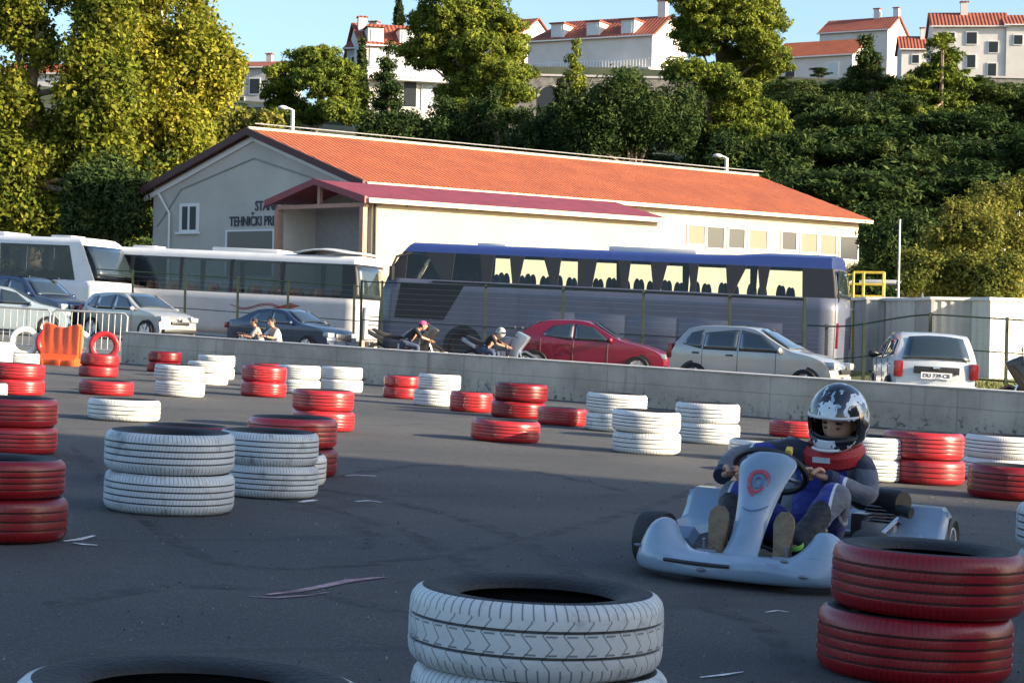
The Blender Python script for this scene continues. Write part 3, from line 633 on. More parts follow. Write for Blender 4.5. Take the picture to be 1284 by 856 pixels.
# ------------------------------------------------------------------ coaches
M_bluep = paint('coach_blue_paint', (.045, .075, .26), .2, .3); M_grblue = mat('coach_side_paint', (.10, .112, .160), .35, var=.12, scale=1.2, coat=.4)
M_cw = mat('coach_white_paint', (.66, .66, .66), .35, var=.07, scale=1.5, coat=.4); M_cwshade = mat('coach_shaded_white', (.42, .42, .43), .4, var=.08, scale=1.5, coat=.3)  # second tone is the white darkened for the middle coach's shaded body
M_seat = mat('seat_fabric_dark', (.025, .025, .04), .8); M_seatr = mat('seat_reflection_red', (.45, .07, .05), .8, col2=(.5, .32, .18), scale=3); M_curt = mat('curtain', (.08, .07, .06), .8)  # red mottled seats stand in for reddish reflections in the coach windows
M_inner = mat('coach_inside', (.05, .05, .055), .8); M_trimw = mat('grey_roof_gear', (.6, .61, .62), .5)
def bus(label, loc, yaw, L, H, z0, z1, opens, side, low, roofm, seatm, front_glass=True, near=-1, wsz=1.15, W=2.5, name='parked_coach', rear_round=True, slatfrom=None, glassm=None, hump=None):
    """local +x is forward; opens: list of (xa, xb, inset) window openings between z0 and z1"""
    root = empty(name, loc, yaw); tag(root, label, 'coach', 'coaches parked behind the fence'); w = W/2
    def curve(z):   # front overhang shape
        return L/2-(0 if z < 1.4 else .9*((z-1.4)/(H-1.4))**2)
    def rear(z): return -L/2+(.22*(max(0, z-1.6)/(H-1.6))**2)
    b = MB()
    # lower body with wheel arch cut-outs given as dark recesses
    for sgn in (-1, 1):
        b.grid(lambda u, v: (rear(zz(u))+(curve(zz(u))-rear(zz(u)))*v/30, sgn*(w-.03*(zz(u) < .5)), zz(u)) if True else 0, 7, 31) if False else None
    zs = lin(.32, z0, 7)
    for sgn in (-1, 1): b.grid(lambda u, v: (rear(zs[u])+(curve(zs[u])-rear(zs[u]))*v/30, sgn*(w+.015-.05*((zs[u] < .4))), zs[u]), 7, 31)
    for end in (0, 1):
        b.grid(lambda u, v: (((curve if end else rear)(zs[u]))+(.14*(1-(v/8*2-1)**2)*(1 if end else -1)), w*(v/8*2-1)*1.006, zs[u]), 7, 9)
    body = b.build('body', low, root, smooth=40, solid=.03)
    far = [(a, a+(L-3.4)/5-.16, .03, .03) for a in [-L/2+.9+i*(L-3.4)/5 for i in range(5)]]
    for sgn in (-1, 1):
        ops = sorted(opens) if sgn == near else far
        prev = (rear(z0), rear(z1))
        for i in range(len(ops)+1):
            nb = (ops[i][0], ops[i][0]+ops[i][2]) if i < len(ops) else (curve(z0), curve(z1))
            b = MB(); b.hexa([(prev[0], sgn*(w-.02), z0), (nb[0], sgn*(w-.02), z0), (nb[0], sgn*(w+.012), z0), (prev[0], sgn*(w+.012), z0)],
                   [(prev[1], sgn*(w-.07), z1), (nb[1], sgn*(w-.07), z1), (nb[1], sgn*(w-.04), z1), (prev[1], sgn*(w-.04), z1)])
            b.build('window_pillar', side, root, smooth=0)
            if i < len(ops): prev = (ops[i][1], ops[i][1]-ops[i][3])
    for sgn in (-1, 1):
        for op in (opens if sgn == near else far):
            b = MB(); xa, xb, ia, ib = op
            b.add([(xa, sgn*(w+.0), z0), (xb, sgn*(w+.0), z0), (xb-ib, sgn*(w-.05), z1), (xa+ia, sgn*(w-.05), z1)], [(0, 1, 2, 3)])
            b.build('window', glassm or M_tint, root, smooth=0)
    # roof: rounded loft
    prof = [(-w+.05, z1), (-w+.06, z1+.10), (-w+.12, H-.10), (-w+.30, H-.02), (-.5, H), (.5, H), (w-.30, H-.02), (w-.12, H-.10), (w-.06, z1+.10), (w-.05, z1)]
    b = MB(); xs = lin(0, 1, 15)
    def rf(u, v):
        y, z = prof[v]; xa = rear(z); xb = curve(z); x = xa+(xb-xa)*xs[u]; k = 0
        if hump and x < hump[0]: k = hump[1]*sm((hump[0]-x)/.9) if z > z1+.15 else 0
        return (x, y, z+k)
    b.grid(rf, 15, len(prof)); n = len(prof)
    for u in (0, 14): b.add([rf(u, v) for v in range(n)], [tuple(range(n))])
    b.build('roof', roofm, root, smooth=40, bevel=0)
    b = MB(); b.box((-L*.1, 0, H+.05), (2.6, 1.5, .14)); b.build('air_conditioner', M_trimw, root, bevel=.05)
    b = MB(); b.box((L*.27, 0, H+.03), (.9, .8, .1)); b.build('roof_hatch', M_trimw, root, bevel=.03)
    # front and rear glass/ends between z0 and z1
    for end in (0, 1):
        f = curve if end else rear; za = (1.05 if end else z0+.1)
        nz = 8
        b = MB(); zz2 = lin(z0, z1+.02, nz)
        b.grid(lambda u, v: (f(zz2[u])+.14*(1-(v/8*2-1)**2)*(1 if end else -1), (w-.0-.05*u/(nz-1))*(v/8*2-1), zz2[u]), nz, 9)
        if end: b.build('windscreen_upper', M_tint if front_glass else low, root, smooth=40, solid=.02)
        else: b.build('rear_end', side, root, smooth=40, solid=.02)
        zg = lin(wsz, z1-.05, nz) if end else lin(z0+.05, z1-.08, nz)
        b = MB(); b.grid(lambda u, v: (f(zg[u])+(.165*(1-(v/8*2-1)**2*.86))*(1 if end else -1)+(.02 if end else -.02), (w-.16)*(v/8*2-1), zg[u]), nz, 9)
        b.build('windscreen' if end else 'rear_window', M_glass, root, smooth=40, solid=.01)
    for wx in (L/2-2.7, -L/2+3.2):
        for sgn in (-1, 1):
            b = MB(); b.add([(wx+math.cos(a)*.62, (w+.034)*sgn, max(.32, .5+math.sin(a)*.62)) for a in [2*math.pi*i/28 for i in range(28)]], [tuple(range(28))]); b.build('wheel_arch', M_blk, root, smooth=0)
            Mw = Matrix.Translation((wx, (w-.1)*sgn, .5)) @ Matrix.Rotation(R(-90)*sgn, 4, 'X')
            b = MB(); b.lathe([(.25, -.12), (.45, -.14), (.5, -.1), (.5, .1), (.45, .14), (.28, .14), (.2, .1), (.08, .12), (.001, .12)], 26, M=Mw); b.build('wheel', M_rub, root)
    # seat rows
    x = -L/2+.8
    while x < L/2-1.9:
        for sy in (-.82, .82):
            b = MB(); sy = math.copysign(.72, sy); b.box((x, sy, z0-.35), (.14, .80, .6)); b.ball((x+.02, sy-.23, z0+.05), (.09, .2, .27), 10, 8); b.ball((x+.02, sy+.23, z0+.05), (.09, .2, .27), 10, 8); b.build('seat', seatm, root, bevel=.02)
        x += .82
    b = MB(); b.box((0, 0, z0-.62), (L-.6, W-.2, .04)); b.build('floor_pan', M_inner, root)
    return root, w
# --- blue coach: front to the left, farther away
Lb = 13.5; yb = R(180-19)
pb = on(762, 55.75); pb.z += .02
def bx(px):    # window position along the coach from the photo column
    d = (px-642)/F; a = yb; # point = pb + x*(cos a, sin a) + near side offset
    sx, sy = pb.x+1.25*math.sin(a)*-1*0, pb.y
    # near side is the coach's left/right side at y=-1.2 towards the camera
    nx, ny = pb.x+math.sin(a)*1.25*1, pb.y-math.cos(a)*1.25*1*-1*1
    nx, ny = pb.x-math.sin(a)*1.25, pb.y+math.cos(a)*1.25    # left side (+y local)
    return (d*ny-nx)/(math.cos(a)-d*math.sin(a))
ops = []
for a, c, ia, ib in ((954, 1001, .10, .05), (914, 948, .35, .12), (867, 907, .04, .10), (823, 861, .16, .12), (781, 814, .06, .14), (737, 774, .10, .16), (694, 719, .05, .05), (645, 686, .12, .30), (610, 637, .06, .14), (561, 600, .05, .15), (503, 548, .02, .55)):
    x1, x2 = bx(c), bx(a); ops.append((x1, x2, ib, ia))
b1, w_ = bus('blue and grey touring coach with high windows behind the green fence', pb, yb, Lb, 3.52, 2.42, 3.22, sorted(ops), M_inner, M_grblue, M_bluep, M_seat, near=1, hump=(-3.6, .10), glassm=M_clear)
for i, x in enumerate((-4.6, -3.1, -1.6, -.1, 1.4)):
    for sgn in (-1, 1):
        b = MB(); b.box((x, sgn*(w_+.035), 1.2), (1.42, .012, .92)); b.build('luggage_door', M_grblue, b1, bevel=.004)
for sgn in (-1, 1):
    b = MB(); b.box((-.4, sgn*(w_+.04), 2.36), (11.0, .02, .05)); b.build('side_moulding', M_blk, b1)
    b = MB(); b.prism([(4.2, .45), (5.95, .45), (5.9, 2.3), (3.1, 2.3), (3.4, 1.9)], sgn*(w_+.03), sgn*(w_+.042)) if False else b.prism([(4.7, 1.25), (6.25, 1.25), (6.1, 2.3), (4.1, 2.3)], sgn*(w_+.032), sgn*(w_+.044)); b.build('front_door_glass', M_blk, b1, smooth=0)
    b = MB(); b.tube([(5.8, sgn*1.15, 3.2), (6.25, sgn*1.35, 3.05), (6.35, sgn*1.4, 2.75)], .04, 8); b.box((6.35, sgn*1.42, 2.55), (.1, .22, .42)); b.build('mirror', M_blk, b1, bevel=.01)
for x in (-5.55, -5.75): pass
b = MB(); b.box((-6.76, 0, 2.75), (.06, 2.1, .9)); b.build('rear_panel', M_glass, b1, bevel=.02)
for sgn in (-1, 1):
    b = MB(); b.box((-6.78, sgn*1.08, 1.4), (.1, .2, .7)); b.build('tail_light', M_tail, b1, bevel=.02)
b = MB(); b.box((-6.80, .35, 2.75), (.015, .20, .40)); b.build('rear_sticker', mat('sticker_white', (.7, .65, .65), .5), b1)
b = MB(); b.box((-6.812, .35, 2.80), (.01, .13, .18)); b.build('sticker_mark', M_tail, b1)
# --- middle white coach: end face to the right
ym = R(160)
def centre_from(px, D, yaw, L, W, cx, cy):   # put local corner (cx,cy) at photo column px and depth D
    p = on(px, D); c = Matrix.Rotation(yaw, 3, 'Z') @ Vector((cx, cy, 0)); q = p-c; q.z = gz(q.x, q.y); return q
pm = centre_from(443, 65.0, ym, 11.5, 2.5, -5.75, 1.25)
opm = [(-5.2, -3.0, .03, .03), (-2.9, -1.0, .03, .03), (-.9, 1.0, .03, .03), (1.1, 3.0, .03, .03), (3.1, 4.8, .03, .03)]
b2, w2 = bus('white coach in the middle with dark side windows and seats coloured for reddish reflections', pm, ym, 11.5, 3.22, 1.75, 2.92, opm, M_blk, M_cwshade, M_cw, M_seatr, near=1)
b = MB(); b.grid(lambda u, v: (-3.2-2.2*u/6, -1.1+2.2*v/6, 3.24+.22*math.sin(math.pi*min(1, u/6*1.2)/1.2)*(1-.3*((v-3)/3)**2)), 7, 7); b.build('roof_fairing', M_cw, b2, solid=.05)
for k in range(2):
    b = MB(); b.tube([(-1.0-k*.3-t*.8, 1.285, 1.35-.10*math.sin(t*2.6+k)-.05*k) for t in lin(0, 3.2, 14)], .015, 6); b.build('side_stripe', M_tail, b2)
b = MB(); b.prism([(-2.5, 1.25), (-3.3, 1.5), (-3.7, 1.42), (-3.0, 1.22)], 1.275, 1.285); b.build('side_emblem', M_tail, b2, smooth=0)
b = MB(); b.box((-5.93, 0, .95), (.08, 1.7, 1.1)); b.build('engine_cover', M_cwshade, b2, bevel=.02)
for z in (.6, .75, .9, 1.05, 1.2): b = MB(); b.box((-5.98, 0, z), (.03, 1.2, .03)); b.build('vent_slat', M_blk, b2)
# --- left white coach: windscreen to the right
yl = R(-24)
pl = centre_from(116, 66.0, yl, 9.5, 2.5, 4.75, -1.25)
opl = [(-4.5, -3.1, .03, .25), (-2.95, .4, .05, .05), (.5, 3.9, .05, .35)]
b3, w3 = bus('white coach at far left with a bright sunlit front and windscreen', pl, yl, 9.5, 3.25, 1.75, 2.95, opl, M_cw, M_cw, M_cw, M_seat, wsz=1.95)
b = MB(); b.tube([(4.9, 1.2, 2.9), (5.25, 1.35, 2.8), (5.3, 1.38, 2.5)], .04, 8); b.box((5.3, 1.4, 2.25), (.12, .2, .42)); b.build('mirror', M_blk, b3, bevel=.01)
for x in (-.6, .6): b = MB(); b.box((4.95, x*1.5, .75), (.1, .35, .2)); b.build('headlight', M_lamp, b3, bevel=.03)

# ------------------------------------------------------------------ green mesh fence
M_fgr = mat('green_fence_paint', (.03, .055, .03), .5, var=.3, scale=6); M_fpost = mat('fence_post_paint', (.012, .022, .012), .6, col2=(.03, .045, .022), scale=4)
def fence(pts, label, hts, post_px):
    root = empty('mesh_fence', on(*pts[0])); tag(root, label, 'fence'); inv = root.matrix_world.inverted()
    def pos(px):
        for (pa, Da), (pc, Dc) in zip(pts, pts[1:]):
            if pa <= px <= pc:
                a, c = on(pa, Da), on(pc, Dc); dd = c-a; d = (px-642)/F; t = (d*a.y-a.x)/(dd.x-d*dd.y); q = a+dd*t; q.z = gz(q.x, q.y); return q
    H = hts
    for px in post_px:
        b = MB(); p = pos(px); b.box((p.x, p.y, p.z+H/2), (.07, .07, H+.1), M=inv); b.build('post', M_fpost, root)
    N = 24; rails = [pos(px) for px in lin(pts[0][0], pts[-1][0], N)]
    for h, r, nm in ((H, .022, 'top_rail'), (H*.5, .016, 'middle_rail'), (.12, .025, 'bottom_rail')):
        b = MB(); b.tube([inv @ (p+Vector((0, 0, h))) for p in rails], r, 6); b.build(nm, M_fgr, root)
    b = MB()
    for k in range(1, 14):
        b.tube([inv @ (p+Vector((0, 0, .12+(H-.12)*k/14))) for p in rails], .0022, 3)
    b.build('mesh_wires', M_galv, root)
    return pos
fence([(452, 57.0), (700, 52.5), (1010, 48.6)], 'green wire mesh fence in front of the blue coach', 2.28, (452, 478, 608, 705, 806, 914, 1008))
fence([(1012, 48.5), (1160, 47.0), (1310, 46.0)], 'green wire mesh fence in front of the ribbed sheds', 1.62, (1036, 1083, 1166, 1262))
fpos = fence([(120, 64.0), (450, 61.0)], 'dark fence of posts and rails in front of the white coaches', 2.2, (165, 231, 297, 360, 443))

# ------------------------------------------------------------------ warehouse
M_ren = mat('grey_render', (.47, .445, .395), .9, var=.10, scale=.6, bump=.15, bscale=12, col2=None)
M_cream = mat('cream_render', (.50, .44, .31), .9, var=.08, scale=.5, bump=.12, bscale=12); M_maroon = mat('maroon_sheet', (.20, .03, .04), .5, var=.2, scale=1.5)
M_trim = mat('dark_verge', (.07, .025, .025), .6); M_gut = mat('pale_gutter', (.62, .50, .36), .6, var=.1)
def tiles(name, c1, c2, dark, cell=.24, axis=0):
    m = bpy.data.materials.new(name); q = NB(m); ob = q.obj(); x, y, z = q.xyz(ob)
    row = q.v('FRACT', q.v('DIVIDE', y, cell*1.3)); colm = q.v('FRACT', q.v('DIVIDE', x, cell))
    n1 = q.noise(ob, .5, 6, .7); n2 = q.noise(ob, 4, 4, .7)
    c = q.mix(q.step(n1, .3, .7), c1, c2); c = q.mix(q.v('MULTIPLY', q.step(n2, .5, .75), .6), c, dark)
    c = q.mix(q.v('MULTIPLY', q.v('LESS_THAN', row, .16), .35), c, dark); q.l.new(c, q.b.inputs['Base Color']); q.b.inputs['Roughness'].default_value = .85
    hgt = q.v('ADD', q.v('SINE', q.v('MULTIPLY', colm, 2*math.pi)), row); q.bump(hgt, .8, .04); return m
M_tile = tiles('orange_roof_tiles', (.34, .085, .030), (.25, .058, .022), (.14, .035, .02))
M_tile2 = tiles('old_red_roof_tiles', (.22, .05, .03), (.30, .08, .04), (.12, .04, .03), .4)
M_win = mat('dim_window', (.025, .03, .035), .35, spec=.3); M_blind = mat('drawn_blind', (.20, .17, .12), .7); M_frame = mat('window_frame_paint', (.7, .7, .68), .5)
def V2(a, b, t): return a+(b-a)*t
Cc = P(455, 224, 80.0); Rr = P(1077, 273, 98.4); Ll = P(193, 236, 87.2)
ze = (Cc.z+Rr.z+Ll.z)/3
u = Vector((Rr.x-Cc.x, Rr.y-Cc.y, 0)); LU = u.length; u.normalize(); v = Vector((Ll.x-Cc.x, Ll.y-Cc.y, 0)); LV = v.length; v.normalize()
org = Vector((Cc.x, Cc.y, gz(Cc.x, Cc.y)-.3)); Mw_ = Matrix((u, v, Vector((0, 0, 1)))).transposed()
wh = bpy.data.objects.new('warehouse', None); C.objects.link(wh); wh.location = org; tag(wh, 'long low warehouse with orange tiled roof and grey gable behind the coaches', 'warehouse')
def w3(s, t, z): return Vector((u.x*s+v.x*t, u.y*s+v.y*t, z))
def he(z): return z-org.z
ap = P(310, 163, V2(Cc, Ll, .5).y); za = he(ap.z); zl = he(ze); HW = LV/2
b = MB(); th = .3
b.add([w3(0, 0, 0), w3(0, LV, 0), w3(0, LV, he(Ll.z)-.05), w3(0, HW, za-.15), w3(0, 0, zl-.05)], [(0, 1, 2, 3, 4)])
b.build('gable_wall', M_ren, wh, smooth=0); b = MB()
b.add([w3(LU, 0, 0), w3(LU, LV, 0), w3(LU, LV, zl-.05), w3(LU, HW, za-.15), w3(LU, 0, zl-.05)], [(0, 1, 2, 3, 4)])
b.build('gable_wall', M_ren, wh, smooth=0)
b = MB(); b.hexa([w3(.001, .001, 0), w3(LU, .001, 0), w3(LU, .3, 0), w3(.001, .3, 0)], [w3(.001, .001, zl-.04), w3(LU, .001, zl-.04), w3(LU, .3, zl-.04), w3(.001, .3, zl-.04)]); b.build('side_wall', M_cream, wh, smooth=0)
b = MB(); b.hexa([w3(0, LV, 0), w3(LU, LV, 0), w3(LU, LV+.01, 0), w3(0, LV+.01, 0)], [w3(0, LV, zl), w3(LU, LV, zl), w3(LU, LV+.01, zl), w3(0, LV+.01, zl)]); b.build('side_wall', M_cream, wh, smooth=0)
def slope(b, s0, s1, t0, z0_, t1, z1_, th=.14):
    b.hexa([w3(s0, t0, z0_-th), w3(s1, t0, z0_-th), w3(s1, t1, z1_-th), w3(s0, t1, z1_-th)], [w3(s0, t0, z0_), w3(s1, t0, z0_), w3(s1, t1, z1_), w3(s0, t1, z1_)])
def tile_roof(par, s0, s1, t0, z0_, t1, z1_, m, name='roof'):
    # own object whose local x runs along the ridge and local y up the slope, so the tiles follow it
    o0 = w3(s0, t0, z0_); ex = u.copy(); ey = (w3(s0, t1, z1_)-o0); Ls = ey.length; ey.normalize(); ez = ex.cross(ey); ey = ez.cross(ex)
    Mq = Matrix((ex, ey, ez)).transposed(); Mi = Mq.inverted(); cs = [Mi @ (w3(*c)-o0) for c in ((s0, t0, z0_), (s1, t0, z0_), (s1, t1, z1_), (s0, t1, z1_))]
    b = MB(); b.hexa([c-Vector((0, 0, .07)) for c in cs], [c+Vector((0, 0, .05)) for c in cs]); o = b.build(name, m, par, smooth=0)
    o.matrix_local = Matrix.Translation(o0) @ Matrix((ex, ey, ez)).transposed().to_4x4(); return o
tile_roof(wh, -.35, LU+.35, -.45, zl-.12, HW+.02, za, M_tile); tile_roof(wh, -.35, LU+.35, LV+.45, zl-.12, HW-.02, za, M_tile)
b = MB(); b.tube([w3(-.35, HW, za+.06), w3(LU+.35, HW, za+.06)], .09, 8); b.build('ridge_capping', M_gut, wh)
b = MB(); b.tube([w3(-.3, HW-.35, za+.25), w3(LU+.3, HW-.35, za+.25)], .025, 6); rr = b.build('ridge_wire', M_galv, wh)
for t0, z0_, t1, z1_ in ((-.5, zl-.14, HW, za+.02), (LV+.5, zl-.14, HW, za+.02)):
    b = MB(); b.hexa([w3(-.46, t0, z0_-.25), w3(-.33, t0, z0_-.25), w3(-.33, t1, z1_-.25), w3(-.46, t1, z1_-.25)], [w3(-.46, t0, z0_+.06), w3(-.33, t0, z0_+.06), w3(-.33, t1, z1_+.06), w3(-.46, t1, z1_+.06)]); b.build('verge_board', M_trim, wh, smooth=0)
    b = MB(); b.hexa([w3(-.10, t0, z0_-.50), w3(-.02, t0, z0_-.50), w3(-.02, t1, z1_-.50), w3(-.10, t1, z1_-.50)], [w3(-.10, t0, z0_-.28), w3(-.02, t0, z0_-.28), w3(-.02, t1, z1_-.28), w3(-.10, t1, z1_-.28)]); b.build('white_soffit', M_frame, wh, smooth=0)
    tt = V2(Vector((t0, z0_-1.75, 0)), Vector((t1, z1_-1.75, 0)), 1)
    b = MB(); ta = t0+(t1-t0)*.12; zb_ = z0_-1.0+(z1_-z0_)*.02
    b.tube([w3(-.03, ta, zb_-.7), w3(-.03, t0+(t1-t0)*.34, z0_-.75+(z1_-z0_)*.30), w3(-.03, t1, z1_-1.25)], .035, 6); b.build('moulding', mat('moulding', (.30, .30, .29), .9), wh)
b = MB(); b.box((0, 0, 0), (1, 1, 1)) if False else b.hexa([w3(-.3, -.6, zl-.30), w3(LU+.3, -.6, zl-.30), w3(LU+.3, -.46, zl-.30), w3(-.3, -.46, zl-.30)], [w3(-.3, -.6, zl-.13), w3(LU+.3, -.6, zl-.13), w3(LU+.3, -.46, zl-.13), w3(-.3, -.46, zl-.13)]); b.build('gutter', M_gut, wh, smooth=0)
def wall_s(px):   # distance along the long wall for a photo column
    d = (px-642)/F; return (d*Cc.y-Cc.x)/(u.x-d*u.y)
def wall_t(px):
    d = (px-642)/F; return (d*Cc.y-Cc.x)/(v.x-d*v.y)
def zpx(px, py, D): return he(P(px, py, D).z)
def win_long(pa, pc, ya, yc, glass, par=wh):
    s0, s1 = wall_s(pa), wall_s(pc); D = Cc.y+u.y*(s0+s1)/2; zt, zb = zpx((pa+pc)/2, ya, D), zpx((pa+pc)/2, yc, D)
    b = MB(); g = .07
    for (a, c, e, f) in ((s0-g, s1+g, zb-g, zb), (s0-g, s1+g, zt, zt+g), (s0-g, s0, zb, zt), (s1, s1+g, zb, zt)):
        b.hexa([w3(a, -.05, e), w3(c, -.05, e), w3(c, .0, e), w3(a, .0, e)], [w3(a, -.05, f), w3(c, -.05, f), w3(c, .0, f), w3(a, .0, f)])
    fo = b.build('window', M_frame, wh, smooth=0)
    b = MB(); b.hexa([w3(s0, -.012, zb), w3(s1, -.012, zb), w3(s1, -.002, zb), w3(s0, -.002, zb)], [w3(s0, -.012, zt), w3(s1, -.012, zt), w3(s1, -.002, zt), w3(s0, -.002, zt)]); b.build('pane', glass, fo, smooth=0)
    return fo
for a, c, y0, y1, g in ((859, 880, 283, 306, M_blind), (883, 904, 285, 311, M_win), (910, 930, 287, 311, M_win), (936, 958, 289, 312, M_blind), (977, 995, 291, 313, M_win), (1001, 1021, 293, 316, M_blind), (1025, 1045, 295, 319, M_blind), (1050, 1072, 297, 325, M_win)):
    win_long(a, c, y0, y1, g)
def on_gable(pa, pc, ya, yc, name, m, dep=.06, par=wh):
    t0, t1 = wall_t(pa), wall_t(pc); D = Cc.y+v.y*(t0+t1)/2; zt, zb = zpx((pa+pc)/2, ya, D), zpx((pa+pc)/2, yc, D)
    b = MB(); b.hexa([w3(-dep, t0, zb), w3(-dep, t1, zb), w3(-.002, t1, zb), w3(-.002, t0, zb)], [w3(-dep, t0, zt), w3(-dep, t1, zt), w3(-.002, t1, zt), w3(-.002, t0, zt)]); return b.build(name, m, par, smooth=0)
fo = on_gable(223, 247, 255, 291, 'window', M_frame, .06)
for a, c in ((227, 233.5), (236.5, 244)): on_gable(a, c, 259, 288, 'pane', M_win, .075, fo)
on_gable(220, 248, 291, 293.5, 'sill', M_frame, .14, fo)
dr = on_gable(281, 343, 288, 345, 'garage_door', M_frame, .05); on_gable(284, 340, 290, 345, 'door_shutter', mat('shutter_olive', (.16, .15, .12), .6), .07, dr)
b = MB(); tq = wall_t(212); b.tube([w3(-.12, tq, .1), w3(-.12, tq, zl-1.2), w3(-.2, wall_t(200), zl-.3)], .05, 6); b.build('downpipe', M_frame, wh)
def sign(pxl, pxr, py, body, hpx):
    tm, D = wall_t((pxl+pxr)/2), 0; D = Cc.y+v.y*tm; z = zpx((pxl+pxr)/2, py, D)
    size = hpx*D/F/.70
    cu_w = abs(wall_t(pxl)-wall_t(pxr))
    o = text('sign_lettering', body, size, M_ink, wh, (0, 0, 0), (0, 0, 0), .015, 1.0, .010)
    xs = [q.co.x for q in o.data.vertices]; sc = cu_w/(max(xs)-min(xs))
    ex = -v; ez = Vector((0, 0, 1)); ey = ez; nz = ex.cross(ez)
    o.matrix_local = Matrix.Translation(w3(-.03, tm, z)) @ Matrix((ex*sc, ez, nz)).transposed().to_4x4(); return o
sign(317, 371, 258, 'STANICA ZA', 12); sg_ = sign(285, 366, 277.5, 'TEHNICKI PREGLED', 12)
xs_ = sorted(q.co.x for q in sg_.data.vertices); x0_ = xs_[0]; wd_ = xs_[-1]-x0_; hh_ = max(q.co.y for q in sg_.data.vertices); cx_ = x0_+wd_*.362
b = MB(); b.add([(cx_-.13, hh_+.17, 0), (cx_, hh_+.04, 0), (cx_+.13, hh_+.17, 0), (cx_+.07, hh_+.17, 0), (cx_, hh_+.10, 0), (cx_-.07, hh_+.17, 0)], [(0, 1, 4, 5), (1, 2, 3, 4)]); b.build('caron', M_ink, sg_, smooth=0, solid=.02)
# canopy hall against the warehouse
cn = bpy.data.objects.new('canopy_hall', None); C.objects.link(cn); tag(cn, 'open fronted hall with maroon sheet roof against the cream side of the warehouse', 'canopy')
F0 = P(460, 249, 74.0); B0 = P(828, 274, 82.9); u2 = Vector((B0.x-F0.x, B0.y-F0.y, 0)); L2 = u2.length; u2.normalize(); L0 = P(351, 252, 77.2)
v2 = Vector((L0.x-F0.x, L0.y-F0.y, 0)); V_2 = v2.length; v2.normalize(); oc = Vector((F0.x, F0.y, gz(F0.x, F0.y)-.3)); cn.location = oc
ze2 = (F0.z+B0.z+L0.z)/3-oc.z; A0 = P(404, 226, 75.6); za2 = A0.z-oc.z
def c3(s, t, z): return Vector((u2.x*s+v2.x*t, u2.y*s+v2.y*t, z))
def cbox(b, s0, s1, t0, t1, z0_, z1_): b.hexa([c3(s0, t0, z0_), c3(s1, t0, z0_), c3(s1, t1, z0_), c3(s0, t1, z0_)], [c3(s0, t0, z1_), c3(s1, t0, z1_), c3(s1, t1, z1_), c3(s0, t1, z1_)])
for t0 in (0, V_2):
    s_ = -.35 if t0 == 0 else .35; L_ = L2 if t0 == 0 else 4.0
    b = MB(); b.hexa([c3(-.3, t0+s_, ze2-.1), c3(L_, t0+s_, ze2-.1), c3(L_, V_2/2, za2-.1), c3(-.3, V_2/2, za2-.1)], [c3(-.3, t0+s_, ze2), c3(L_, t0+s_, ze2), c3(L_, V_2/2, za2), c3(-.3, V_2/2, za2)]); b.build('roof_sheet', M_maroon, cn, smooth=0)
    b = MB(); b.hexa([c3(-.42, t0+s_*1.1, ze2-.22), c3(-.3, t0+s_*1.1, ze2-.22), c3(-.3, V_2/2, za2-.2), c3(-.42, V_2/2, za2-.2)], [c3(-.42, t0+s_*1.1, ze2+.05), c3(-.3, t0+s_*1.1, ze2+.05), c3(-.3, V_2/2, za2+.05), c3(-.42, V_2/2, za2+.05)]); b.build('fascia', M_maroon, cn, smooth=0)
b = MB(); cbox(b, -.3, L2, -.5, -.36, ze2-.2, ze2-.02); b.build('gutter', M_gut, cn, smooth=0)
b = MB(); cbox(b, .25, L2, 0, .2, 0, ze2-.08); b.build('side_wall', M_cream, cn, smooth=0)
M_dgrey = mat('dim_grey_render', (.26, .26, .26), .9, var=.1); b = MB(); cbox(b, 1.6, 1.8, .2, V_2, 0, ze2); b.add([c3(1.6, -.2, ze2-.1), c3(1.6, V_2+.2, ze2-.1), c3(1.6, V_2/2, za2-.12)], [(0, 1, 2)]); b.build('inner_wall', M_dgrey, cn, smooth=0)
b = MB(); cbox(b, .1, 4.0, V_2-.12, V_2-.02, 0, ze2-.1); b.build('inner_side_wall', M_ren, cn, smooth=0)
M_salm = mat('salmon_steel', (.36, .20, .15), .6, var=.15)
b = MB(); cbox(b, -.2, 0, -.1, V_2, ze2-.34, ze2-.18); b.build('front_beam', M_salm, cn, smooth=0)
b = MB(); cbox(b, -.18, -.04, V_2/2-.07, V_2/2+.07, ze2-.18, za2-.15); b.build('king_post', M_salm, cn, smooth=0)
for t in (-.05, V_2-.15):
    b = MB(); cbox(b, -.2, 0, t, t+.2, 0, ze2-.34); b.build('post', M_salm, cn, smooth=0)
for i in range(5): b = MB(); cbox(b, .6+i*1.2, .7+i*1.2, 0, V_2, ze2-.25, ze2-.12); b.build('rafter', M_trim, cn, smooth=0)
b = MB(); b.tube([c3(.35, -.08, ze2-.2), c3(.35, -.08, .2)], .05, 6); b.build('downpipe', M_blk, cn)
